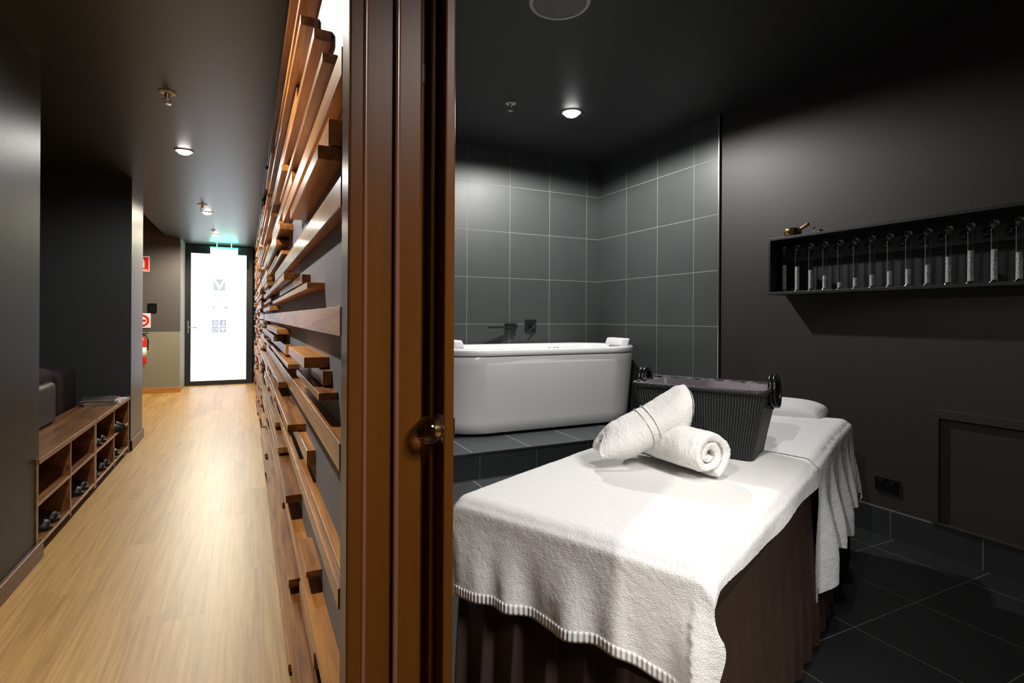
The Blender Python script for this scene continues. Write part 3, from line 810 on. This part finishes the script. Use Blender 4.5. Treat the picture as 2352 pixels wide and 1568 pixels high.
# ------------------------------------------------------------------ salt tube shelf
bxs = thing('wall_box_shelf', 'long black open box shelf on the dark wall holding a row of glass tubes', 'shelf', (2.86, .70, 1.281))
LB = 2.275-.70
for nm, a in (('bottom_panel', (0, .158, 0, LB, 0, .016)), ('top_panel', (0, .158, 0, LB, .327, .343)), ('end_panel', (0, .158, LB-.016, LB, .016, .327)),
              ('end_panel', (0, .158, 0, .016, .016, .327)), ('back_panel', (.150, .158, .016, LB-.016, .016, .327))):
    obj(nm, bx(*a), M['box'], bxs, bevel=.001)
tr = thing('tube_rail', 'black rail fixed along the inside of the box shelf behind the glass tubes', 'rail', (2.985, .72, 1.30))
obj('rail_board', bx(0, .014, 0, LB-.04, .185, .262), M['rail'], tr)
ys = [2.219-.0857*i*1.0 for i in range(15)]
fills = [.150,.133,.107,.069,.026,.046,.056,.069,.072,.087,.117,.137,.133,.112,.10]
words = ['first','second','third','fourth','fifth','sixth','seventh','eighth','ninth','tenth','eleventh','twelfth','thirteenth','fourteenth','fifteenth']
def tube_proto():
    t = bpy.data.objects.new('glass_tube', None); COL.objects.link(t)
    bm = bmesh.new()
    ro, ri, h = .0145, .0128, .235
    lathe(bm, [(.001, 0), (.021, 0), (.022, .003), (.016, .007), (ro, .012), (ro, h-.008), (ro+.002, h)], 24)
    obj('tube_wall', bm, M['glass'], t, smooth=True)
    bm = bmesh.new()
    lathe(bm, [(.001, h+.002), (.009, h+.002), (.010, h+.010)] + [(.0175*math.cos(a), h+.024+.0175*math.sin(a)) for a in [math.radians(-50+i*13) for i in range(11)]] + [(.001, h+.0415)], 24)
    obj('ball_stopper', bm, M['glass'], t, smooth=True)
    return t
tp = tube_proto()
tubes = [tp]+[copy_tree(tp) for _ in ys[1:]]
for i, y in enumerate(ys):
    t = tubes[i]
    t.location = (2.935, y, 1.2975)
    bm = bmesh.new(); f = fills[i]
    lathe(bm, [(.001, .0135), (.0122, .0135), (.0122, .0135+f), (.001, .0135+f+.002)], 20)
    obj('salt_fill', bm, M['salt'], t, smooth=False)
    amt = 'a low' if f < .06 else ('a medium' if f < .11 else 'a tall')
    setp(t, 'glass tube with %s salt column, %s from left on the black shelf' % (amt, words[i]), 'glass tube', 'glass salt tubes on the shelf')
bm = bmesh.new(); lathe(bm, [(.001, -.022)] + [(.022*math.cos(a), .022*math.sin(a)) for a in [math.radians(-80+i*10) for i in range(17)]] + [(.001, .022)], 24)
bm0 = obj('rail_ball', bm, M['ball'], tr, smooth=True)
for i in range(14):
    o = bm0 if i == 0 else bm0.copy()
    if i: COL.objects.link(o)
    o.parent = tr
    o.location = (-.006, ys[i]-.043-.72, .226)

bw = thing('singing_bowl', 'small brass singing bowl standing on top of the black box shelf', 'bowl', (2.93, 2.16, 1.6245))
bm = bmesh.new(); lathe(bm, [(.001, 0), (.028, .001), (.043, .010), (.049, .026), (.048, .043), (.045, .050), (.042, .049), (.045, .028), (.038, .010), (.001, .005)], 36)
obj('bowl_body', bm, M['brass'], bw, smooth=True)
ml = thing('wooden_mallet', 'orange wooden mallet resting in the brass bowl', 'mallet', (2.935, 2.15, 1.655))
bm = bmesh.new(); tube(bm, [(0, .0, -.005), (0, -.03, .010), (0, -.085, .034), (0, -.09, .036)], [.006, .008, .011, .006], 12)
obj('mallet_body', bm, M['malw'], ml, smooth=True)
st = thing('dark_pebble', 'small dark pebble on top of the shelf right of the bowl', 'pebble', (2.95, 2.00, 1.6245))
bm = bmesh.new(); lathe(bm, [(.001, 0), (.016, .003), (.020, .012), (.014, .022), (.001, .026)], 18)
obj('pebble_body', bm, M['blackm'], st, smooth=True)
lf = thing('dried_leaf', 'pale dried leaf leaning beside the pebble on the shelf top', 'leaf', (2.95, 2.055, 1.6245))
bm = bmesh.new(); pts = [(0, 0, 0), (0, -.02, .012), (0, -.03, .034), (0, -.022, .046), (0, -.008, .035), (0, .002, .015)]
bm.faces.new([bm.verts.new(p) for p in pts]); obj('leaf_blade', bm, M['leafm'], lf, solid=.001)
ct = thing('box_cable_grommet', 'low black disc on the left end of the shelf top', 'disc', (2.93, 2.255, 1.6245))
bm = bmesh.new(); lathe(bm, [(.022, 0), (.022, .004), (.016, .006)], 20, cap0=True, cap1=True); obj('disc_body', bm, M['blackm'], ct)

ou = thing('power_outlet', 'glossy black double power outlet low on the dark wall', 'outlet', (3.018, 1.67, .270))
obj('faceplate', bx(-.012, 0, -.058, .058, -.036, .036), M['blackp'], ou, bevel=.003)
for s in (-.028, .028): obj('rocker', bx(-.015, -.012, s-.010, s+.010, .008, .026), M['blackm'], ou, bevel=.001)

# ------------------------------------------------------------------ massage table
A = math.radians(25)
P0 = Vector((.80, .754, 0))
ZT, LT, WT = .648, 1.90, .70
tb = thing('massage_table', 'massage table with a pleated dark brown skirt under white towels', 'massage table', P0, A)
bm = bmesh.new(); box(bm, .008, LT-.008, .008, WT-.008, ZT-.115, ZT-.006)
bmesh.ops.bevel(bm, geom=bm.edges[:]+bm.verts[:], offset=.035, segments=5, profile=.5, affect='EDGES')
obj('mattress', bm, M['vinyl'], tb, smooth=True)
def skirt():
    bm = bmesh.new()
    per = []
    x0, x1, y0, y1, r = .022, LT-.022, .022, WT-.022, .03
    # perimeter polyline with normals
    def line(a, b, nrm, n):
        for i in range(n):
            t = i/n; per.append((a[0]+(b[0]-a[0])*t, a[1]+(b[1]-a[1])*t, nrm[0], nrm[1]))
    line((x0, y0), (x1, y0), (0, -1), 360); line((x1, y0), (x1, y1), (1, 0), 140)
    line((x1, y1), (x0, y1), (0, 1), 360); line((x0, y1), (x0, y0), (-1, 0), 140)
    zs = [ZT-.03, ZT-.07, ZT-.095, ZT-.12, .42, .30, .18, .08, .03]
    rows = []
    n = len(per); ds = 2*(LT+WT)/n
    for k, z in enumerate(zs):
        row = []
        f = 0 if k < 2 else ss(ZT-.085, .25, z)*.7+.3
        if k >= 2: f = .25+.75*(1-ss(.1, ZT-.1, z))
        else: f = 0
        for i, (x, y, nx, ny) in enumerate(per):
            s = i*ds
            q = (s/.105 + .25*math.sin(s*3.1)) % 1.0
            # knife pleat: slow rise then sharp fold back
            saw = q if q < .86 else (1-q)/.14*.86
            off = (saw-.4)*.042*f + .006*f*math.sin(s*7+z*4)
            off += .012*(1-ss(.0, ZT, z))
            row.append(bm.verts.new((x+nx*off, y+ny*off, z)))
        rows.append(row)
    for a, b in zip(rows, rows[1:]):
        for i in range(n): bm.faces.new((a[i], a[(i+1) % n], b[(i+1) % n], b[i]))
    return bm
obj('pleated_skirt', skirt(), M['brown'], tb, smooth=True)
for x in (.15, LT-.15):
    for y in (.12, WT-.12): obj('leg', bx(x-.022, x+.022, y-.022, y+.022, 0, ZT-.115), M['blackm'], tb)

def surf_z(a, b):
    """puffy top; head end a little higher"""
    return ZT + .006*math.sin(a*2.3+.6)*math.sin(b*4) + .018*ss(1.05, 1.45, a) + .0015*noise.noise(Vector((a*9, b*9, 0)))

def drape(name, a0, a1, b0, b1, th, hang_wave, parent_label, corner=True, na=190, nb=110, pull=None, front=True, m='terry'):
    """cloth over the table top. a along the table (a<0 hangs off the near end), b across (b<0 hangs off the right side)"""
    bm = bmesh.new(); R = .035
    def edge(d, R=R):
        # distance past the start of the rounding -> (outward, down)
        if d <= 0: return d, 0
        q = R*PI/2
        if d < q: return R*math.sin(d/R), R*(1-math.cos(d/R))
        return R, R+(d-q)
    grid = []
    for i in range(na+1):
        row = []
        for j in range(nb+1):
            a = a0+(a1-a0)*i/na
            bb0 = b0(a) if callable(b0) else b0
            bb1 = b1(a) if callable(b1) else b1
            b = bb0+(bb1-bb0)*j/nb
            aa = a
            if pull: aa = pull(a, b)
            # near end
            ox, dz = edge(R-aa) if front else (R-aa, 0)
            x = R-ox
            dn = dz
            # right side (b small)
            oy, dy = edge(R-b)
            y = R-oy
            # left side
            if b > WT-R:
                o2, d2 = edge(b-(WT-R)); y = WT-R+o2; dy = d2
            # far end
            if aa > LT-R and not front:
                o3, d3 = edge(aa-(LT-R)); x = LT-R+o3; dn = d3
            down = dn+dy
            if corner and aa < R and b < R:
                # free corner: stay in the front plane and swing out sideways
                w = ss(.03, .16, dn)
                yw = y; ys_ = R-(R-b)*.98
                y = yw*(1-w)+ys_*w
                down = dn+dy*(1-w)
                x += -.010*w
            z = surf_z(max(0, min(LT, x)), max(0, min(WT, y))) - down
            nx, ny = hang_wave(aa, b, dn, dy, x, y)
            row.append(bm.verts.new((x+nx-(th if dn > .02 and front else 0), y+ny-(th if dy > .02 and b < R else 0)+(th if b > WT-R and dy > .02 else 0), z+th)))
        grid.append(row)
    for i in range(na):
        for j in range(nb):
            bm.faces.new((grid[i][j], grid[i+1][j], grid[i+1][j+1], grid[i][j+1]))
    return bm, grid

# towel 1: covers the near part, hangs 22 cm off the near end
def wave1(a, b, dn, dy, x, y):
    f = ss(.05, .24, dn)
    nx = -f*(.010*math.sin(b*23+1.0)+.008*math.sin(b*41+.5)+.004*math.sin(b*67)) - .012*f
    ny = f*.006*math.sin(dn*22)
    g = ss(.02, .1, dy)*(1 if b < .1 else 0)*(1-f)
    ny += -.004*g*math.sin(a*14)
    # corner flap folds outward
    if b < .05: nx += f*.02*ss(.05, -.03, b)
    return nx, ny
def b0_1(a):
    s = -.030-.055*ss(0, 1.15, a)-.012*math.sin(a*5.0)*ss(0, .3, a)
    if a < 0: s = -.030-.012*math.sin(min(1, -a/.10)*PI) + .034*ss(.09, .24, -a)
    return s
tw1 = thing('bath_towel', 'large white terry towel over the near half of the table, ribbed hem hanging', 'towel', P0, A)
def hem_pull(a, b):
    # hem line waves a little
    return a*(1+.035*math.sin(b*9+2.0)+.018*math.sin(b*21)) if a < 0 else a
bm, g1 = drape('t', -.228, 1.22, b0_1, WT+.16, .006, wave1, '', pull=hem_pull, na=230, nb=130)
# hem band: ribbed strip along the front edge
hb = bmesh.new()
def hemstrip(grid_pts, h_rows, outward, ribs=.012):
    n = len(grid_pts[0])
    vs = []
    for r, row in enumerate(grid_pts):
        vs.append([])
        for j, p in enumerate(row):
            vs[-1].append(hb.verts.new(p+outward*(.0022)))
    for r in range(len(vs)-1):
        for j in range(n-1): hb.faces.new((vs[r][j], vs[r+1][j], vs[r+1][j+1], vs[r][j+1]))
pts = [[v.co.copy() for v in g1[i]] for i in range(0, 5)]
hemstrip(pts, 4, Vector((-1, 0, -.1)))
mo = obj('towel_body', bm, M['terry'], tw1, smooth=True, solid=.006)
tx = bpy.data.textures.new('terry_noise', 'CLOUDS'); tx.noise_scale = .006
tx2 = bpy.data.textures.new('soft_noise', 'CLOUDS'); tx2.noise_scale = .035
def fuzz(o, s=.0022, sub=0, s2=.003):
    if sub:
        m = o.modifiers.new('sub', 'SUBSURF'); m.levels = sub; m.render_levels = sub
    if s2:
        m = o.modifiers.new('d2', 'DISPLACE'); m.texture = tx2; m.strength = s2; m.mid_level = .5
    m = o.modifiers.new('d', 'DISPLACE'); m.texture = tx; m.strength = s; m.mid_level = .5
mo.modifiers.clear(); fuzz(mo, .0016, 1, .0016)
def ribmat():
    m, nt, p = newmat('ribbed_hem')
    tc = nt.nodes.new('ShaderNodeTexCoord'); s = nt.nodes.new('ShaderNodeSeparateXYZ'); nt.links.new(tc.outputs['Object'], s.inputs[0])
    h = math_node(nt, 'SINE', math_node(nt, 'MULTIPLY', s.outputs[1], 2*PI/.011))
    r = nt.nodes.new('ShaderNodeValToRGB'); r.color_ramp.elements[0].color = (.66, .65, .64, 1); r.color_ramp.elements[1].color = (.80, .79, .77, 1)
    r.color_ramp.elements[0].position = .0; r.color_ramp.elements[1].position = .6
    nt.links.new(math_node(nt, 'MULTIPLY_ADD', h, .5, .5), r.inputs[0]); nt.links.new(r.outputs[0], p.inputs['Base Color'])
    b = nt.nodes.new('ShaderNodeBump'); b.inputs['Distance'].default_value = .0012; nt.links.new(h, b.inputs['Height']); nt.links.new(b.outputs[0], p.inputs['Normal'])
    p.inputs['Roughness'].default_value = .95
    return m
M['rib'] = ribmat()
obj('hem', hb, M['rib'], tw1, smooth=True, solid=.002)

# towel 2: across the head half, hanging down the right side in folds
def wave2(a, b, dn, dy, x, y):
    f = ss(.06, .36, dy)
    ny = 0; nx = 0
    if b < .1:
        ny = -f*(.022*math.sin(a*34+.6)+.012*math.sin(a*63))-.018*f
        nx = f*.02*math.sin(a*17)
    return nx, ny
def b0_2(a):
    t = (a-1.04)/.93
    return -.38 - .085*(1-ss(0, .22, t)) + .05*ss(.55, .62, t) + .015*math.sin(t*9)
def pull2(a, b):
    return a + .13*max(0, b)*(1-ss(1.0, 1.9, a))/ .7
tw2 = thing('bath_towel', 'white towel over the head end of the table, hanging in folds down the right side', 'towel', P0, A)
bm, g2 = drape('t2', 1.04, 1.99, b0_2, WT+.15, .009, wave2, '', corner=False, front=False, pull=pull2, na=150, nb=170)
o2 = obj('towel_body', bm, M['terry2'], tw2, smooth=True); fuzz(o2, .002, 1, .0025)

# pillow on the head end
pw = thing('face_cushion', 'small white covered cushion at the far head end of the table', 'cushion', P0, A)
bm = bmesh.new()
n = 24; rings = []
for i in range(n+1):
    u = -1+2*i/n
    row = []
    for j in range(n+1):
        v = -1+2*j/n
        hgt = .06*max(0, (1-u**4))**.5*max(0, (1-v**4))**.5
        row.append(bm.verts.new((1.95+.16*u*(1-.06*v*v), .33+.23*v*(1-.06*u*u), ZT+.022+hgt+.006*math.sin(u*6+v*3)*(1-abs(u))*(1-abs(v)))))
    rings.append(row)
for i in range(n):
    for j in range(n): bm.faces.new((rings[i][j], rings[i+1][j], rings[i+1][j+1], rings[i][j+1]))
o = obj('cushion_cover', bm, M['terry2'], pw, smooth=True, solid=.02); 

# ------------------------------------------------------------------ rolled towels
def spiral_section(turns=2.3, r_out=.072, th=.021, sx=1.0, sy=1.0, n=88, start=0.0):
    """closed outline of a thick spiral strip, in 2D"""
    outer = []; inner = []
    total = turns*2*PI
    for i in range(n+1):
        t = i/n
        a = start+total*t
        r = r_out-(r_out-.020)*t
        wob = 1+.03*math.sin(a*3+t*7)
        outer.append((r*wob*math.cos(a)*sx, r*wob*math.sin(a)*sy))
        rr = r-th*(.93 if t < .98 else .6)
        rr = max(.004, rr)
        inner.append((rr*wob*math.cos(a)*sx, rr*wob*math.sin(a)*sy))
    return outer+inner[::-1]
def towel_roll(name, label, loc, direction, L, mode, r_out=.072, th=.021, turns=2.3, sx=1, sy=1, start=0, mt='towel', bands=()):
    t = thing(name, label, 'towel', loc)
    d = Vector(direction).normalized()
    s = d.cross(Vector((0, 0, 1))).normalized(); u = s.cross(d).normalized()
    bm = bmesh.new(); sec = spiral_section(turns, r_out, th, sx, sy, start=start); N = 64
    rings = []
    for k in range(N+1):
        q = k/N
        e = min(q, 1-q)
        sc = 1 - .10*(1-ss(0, .10, e))
        if mode == 'soft': sc *= 1-.10*math.cos(q*PI*2)*.3 + .04*math.sin(q*9)
        ring_ = []
        for (a, b) in sec:
            rr = math.hypot(a, b); ang = math.atan2(b, a)
            telescoped = (1-rr/r_out)*.018
            off = q*L + (telescoped if q < .5 else -telescoped)*(1-ss(0, .12, e))
            aa, bb = a*sc, b*sc
            nz = noise.noise(Vector((aa*9, bb*9, q*L*9+loc[0]*7)))
            k2 = 1+.06*nz
            if bb < 0: bb *= .93
            if mode == 'soft':
                # slanting, pointed upper end and a pinched lower end
                off += ss(.62, 1, q)*(bb*.55 + aa*.05)
                pin = ss(.25, 0, q)
                aa *= 1-.12*pin; bb *= 1-.25*pin
                off += -.02*pin*math.cos(ang*2)
                fl = ss(.6, 1, q)
                bb *= 1+.22*fl; aa *= 1-.22*fl
            ring_.append(s*aa*k2+u*bb*k2+d*off)
        rings.append(ring_)
    vr = loft(bm, rings)
    # end caps as strips between outer and inner outline
    n = len(sec)
    for R_, flip in ((vr[0], True), (vr[-1], False)):
        h = n//2
        for i in range(h-1):
            f = (R_[i], R_[i+1], R_[n-2-i], R_[n-1-i])
            try: bm.faces.new(f if flip else f[::-1])
            except ValueError: pass
    if mode == 'soft':                                # cloth folded over the upper end, closing it
        e1 = rings[-1][:int(n/2/turns)+1]; c = sum(e1, Vector())/len(e1)
        fb = bmesh.new(); rr_ = []
        for q in (1.03, 1.0, .8, .55, .3, .05):
            rr_.append([c+(p-c)*q+d*(.004+.016*(1-q*q if q < 1 else -.3)) for p in e1])
        loft(fb, rr_, False, True)
        fo = obj('folded_end', fb, M[mt], t, smooth=True); fuzz(fo, .002, 1, .003)
    o = obj('rolled_cloth', bm, M[mt], t, smooth=True); fuzz(o, .0045, 1, .005)
    if bands:
        bb_ = bmesh.new()
        for q in bands:
            base = rings[int(q*N)]
            pts_ = base[:34]
            pts_ = [p*1.0 + (p-d*(p.dot(d))).normalized()*.0015 for p in pts_]
            tube(bb_, pts_, .0022, 6, False)
        obj('stitched_border', bb_, M['towel'], t, smooth=True)
    return t
towel_roll('rolled_towel', 'rolled white towel lying flat with its spiral end showing, in front of the basket', (1.222, 1.150, ZT+.088), (-.02, .42, 0.0), .36, 'plain', r_out=.083, th=.026, turns=2.15, sx=1.08, sy=.98, start=-1.3)
towel_roll('rolled_towel', 'rolled white towel leaning up on the other roll, with stitched border lines', (1.005, 1.405, ZT+.075), (.262, -.095, .135), .31, 'soft', r_out=.071, th=.022, turns=2.1, sx=1.12, sy=1.0, start=-2.0, bands=(.50, .58))

# ------------------------------------------------------------------ basket
bs = thing('woven_basket', 'black woven basket with ring handles and grey satin lining, standing on the table', 'basket', (1.522, 1.475, ZT+.012), math.radians(29))
def rrect(hx, hy, z, r=.03, n=8):
    pts = []
    for (cx_, cy_, a0) in ((hx-r, hy-r, 0), (-hx+r, hy-r, 90), (-hx+r, -hy+r, 180), (hx-r, -hy+r, 270)):
        for k in range(n):
            a = math.radians(a0+90*k/(n-1)); pts.append(Vector((cx_+r*math.cos(a), cy_+r*math.sin(a), z)))
    return pts
HB = .232
bm = bmesh.new(); uvl = bm.loops.layers.uv.new('uv')
levels = [(.108, .185, 0), (.118, .195, .06), (.129, .207, .12), (.139, .217, .18), (.146, .225, HB)]
sub = []
def dens(pts, m=5):
    out = []
    for i, p in enumerate(pts):
        q = pts[(i+1) % len(pts)]
        seg = (q-p).length; k = max(1, int(seg/.02))
        for j in range(k): out.append(p.lerp(q, j/k))
    return out
top = dens(rrect(.146, .225, HB))
ringsb = []
for hx, hy, z in levels:
    f = Vector((hx/.146, hy/.225, 1))
    ringsb.append([Vector((p.x*f.x, p.y*f.y, z)) for p in top])
vr = [[bm.verts.new(p) for p in r] for r in ringsb]
n = len(top); cum = [0]
for i in range(n): cum.append(cum[-1]+(top[(i+1) % n]-top[i]).length)
for k in range(len(vr)-1):
    for i in range(n):
        f = bm.faces.new((vr[k][i], vr[k][(i+1) % n], vr[k+1][(i+1) % n], vr[k+1][i]))
        for lp, (uu, vv) in zip(f.loops, ((cum[i], levels[k][2]), (cum[i+1], levels[k][2]), (cum[i+1], levels[k+1][2]), (cum[i], levels[k+1][2]))): lp[uvl].uv = (uu, vv)
bm.faces.new(vr[0][::-1])
obj('woven_body', bm, M['basket'], bs, smooth=False)
bm = bmesh.new()
rim_pts = [p + Vector((0, 0, .0)) for p in top]+[top[0], top[1]]
tube(bm, rim_pts, .0085, 8, False)
# twisted look: second thinner rope winding around
wind = []
tot = cum[-1]
steps = 1200
for i in range(steps):
    s_ = tot*i/steps; k = max(j for j in range(n) if cum[j] <= s_) if i % 1 == 0 else 0
    p = top[k].lerp(top[(k+1) % n], (s_-cum[k])/(cum[k+1]-cum[k]))
    tng = (top[(k+1) % n]-top[k]).normalized(); nn = Vector((tng.y, -tng.x, 0))
    a = s_/.009*2*PI/1
    wind.append(p+nn*.0068*math.cos(a)+Vector((0, 0, .0068*math.sin(a))))
tube(bm, wind, .0030, 5, False)
obj('rim', bm, M['rope'], bs, smooth=True)
# lining
bm = bmesh.new(); rg = []
for q, (f, z) in enumerate(((.955, HB-.002), (.945, HB+.004), (.93, HB-.004), (.90, HB-.03), (.82, HB-.09), (.62, .03), (.5, .022))):
    r = []
    for i, p in enumerate(top):
        wv = .0035*math.sin(cum[i]*75+q)+.003*math.sin(cum[i]*133)
        r.append(Vector((p.x*f*(1+wv*(q > 0)), p.y*f*(1+wv*(q > 0)*1.5), z+wv*.8*(q > 0))))
    rg.append(r)
loft(bm, rg, False, True)
obj('satin_lining', bm, M['satin'], bs, smooth=True)
for sy in (-1, 1):
    bm = bmesh.new(); pts = []
    for k in range(33):
        a = 2*PI*k/32
        pts.append(Vector((.052*math.sin(a), sy*(.222+.012-.004*math.cos(a)), HB-.005+.052*math.cos(a)-.0)))
    for off in (-.0065, .0065):
        tube(bm, [p+Vector((0, off, 0)) for p in pts], .0068, 10, False)
    for x in (-.018, .018): box(bm, x-.006, x+.006, sy*.222-.012, sy*.222+.022, HB-.066, HB-.040)
    obj('ring_handle', bm, M['leather'], bs, smooth=True)

# ------------------------------------------------------------------ lighting
def spot(name, loc, target, energy, size_deg, blend, radius, col):
    l = bpy.data.lights.new(name, 'SPOT'); l.energy = energy; l.spot_size = math.radians(size_deg); l.spot_blend = blend
    l.shadow_soft_size = radius; l.color = col
    o = bpy.data.objects.new(name, l); COL.objects.link(o); o.location = loc
    o.rotation_euler = (Vector(target)-Vector(loc)).to_track_quat('-Z', 'Y').to_euler()
    return o
def area(name, loc, target, energy, sx, sy, col):
    l = bpy.data.lights.new(name, 'AREA'); l.energy = energy; l.shape = 'RECTANGLE'; l.size = sx; l.size_y = sy; l.color = col
    o = bpy.data.objects.new(name, l); COL.objects.link(o); o.location = loc
    o.rotation_euler = (Vector(target)-Vector(loc)).to_track_quat('-Z', 'Y').to_euler()
    return o
warm = (1, .80, .56); neut = (1, .98, .95); cool = (.94, .98, 1)
for i, y in enumerate(corr_y):
    spot('corridor_lamp', (-.393, y, CZ-.045), (-.393, y, 0), (88, 44, 110, 215)[i], 174, .5, .03, ((1, .94, .84), (1, .97, .92), (1, .91, .74), (1, .88, .66))[i])
spot('bath_lamp', (2.046, 3.228, RZ-.06), (2.046, 3.228, 0), 150, 172, .25, .03, neut)
spot('table_lamp', (.80, .50, RZ-.03), (1.35, 1.45, .65), 35, 62, .9, .05, (1, .98, .96))
spot('tub_fill', (1.35, 1.75, RZ-.03), (2.05, 3.4, .35), 120, 50, .8, .05, (1, .98, .96))  # added spot without a fitting, brightens the bath front
spot('room_lamp', (.9, .55, RZ-.03), (.9, .55, 0), 22, 150, .6, .05, (1, .97, .93))
spot('entry_lamp', (-.62, .035, 2.20), (.95, .62, .5), 105, 66, .15, .0012, (1, .95, .87))  # out-of-view spot, its beam edge cut by the added flap
spot('entry_fill', (.85, -.75, 2.35), (.55, 1.1, .45), 270, 56, .7, .35, (1, .96, .93))  # unseen fill added to lift the jamb and the shaded towel front
td = Vector((.829, .559, 0)); tp_ = Vector((-.559, .829, 0)); L0 = Vector((-.62, .035, 0))
tl = thing('added_spot_flap', 'unseen added flap and lamp body that shape the towel shadow', 'spotlight', (-.62, .035, 2.2))  # added out of view: flap cuts the beam along the towel front
bm = bmesh.new()
q0 = td*.12; q1 = td*.12+tp_*.14
v = [bm.verts.new((p.x, p.y, z)) for z in (-.22, .07) for p in (q0, q1)]
bm.faces.new((v[0], v[1], v[3], v[2])); obj('shadow_flap', bm, M['blackm'], tl, solid=.002)
bm = bmesh.new(); tube(bm, [(-.03, -.02, .01), (-.09, -.06, .05)], .03, 16); obj('housing', bm, M['blackm'], tl)
bm = bmesh.new(); tube(bm, [(-.06, -.04, .03), (-.06, -.04, .09)], .006, 8); tube(bm, [(-.06, -.04, .072), q0*.9+Vector((0, 0, .072))], .003, 6, True); obj('stem', bm, M['blackm'], tl)
area('exit_glow', (-.31, 9.62, 2.215), (-.31, 9.62, 3), 9.0, .36, .04, (.08, .95, .85))

w = bpy.data.worlds.new('world'); C.world = w; w.use_nodes = True
w.node_tree.nodes['Background'].inputs[0].default_value = (.5, .52, .55, 1); w.node_tree.nodes['Background'].inputs[1].default_value = .05
C.cycles.transparent_max_bounces = 32
C.view_settings.view_transform = 'Standard'
C.view_settings.look = 'None'
C.view_settings.exposure = 0
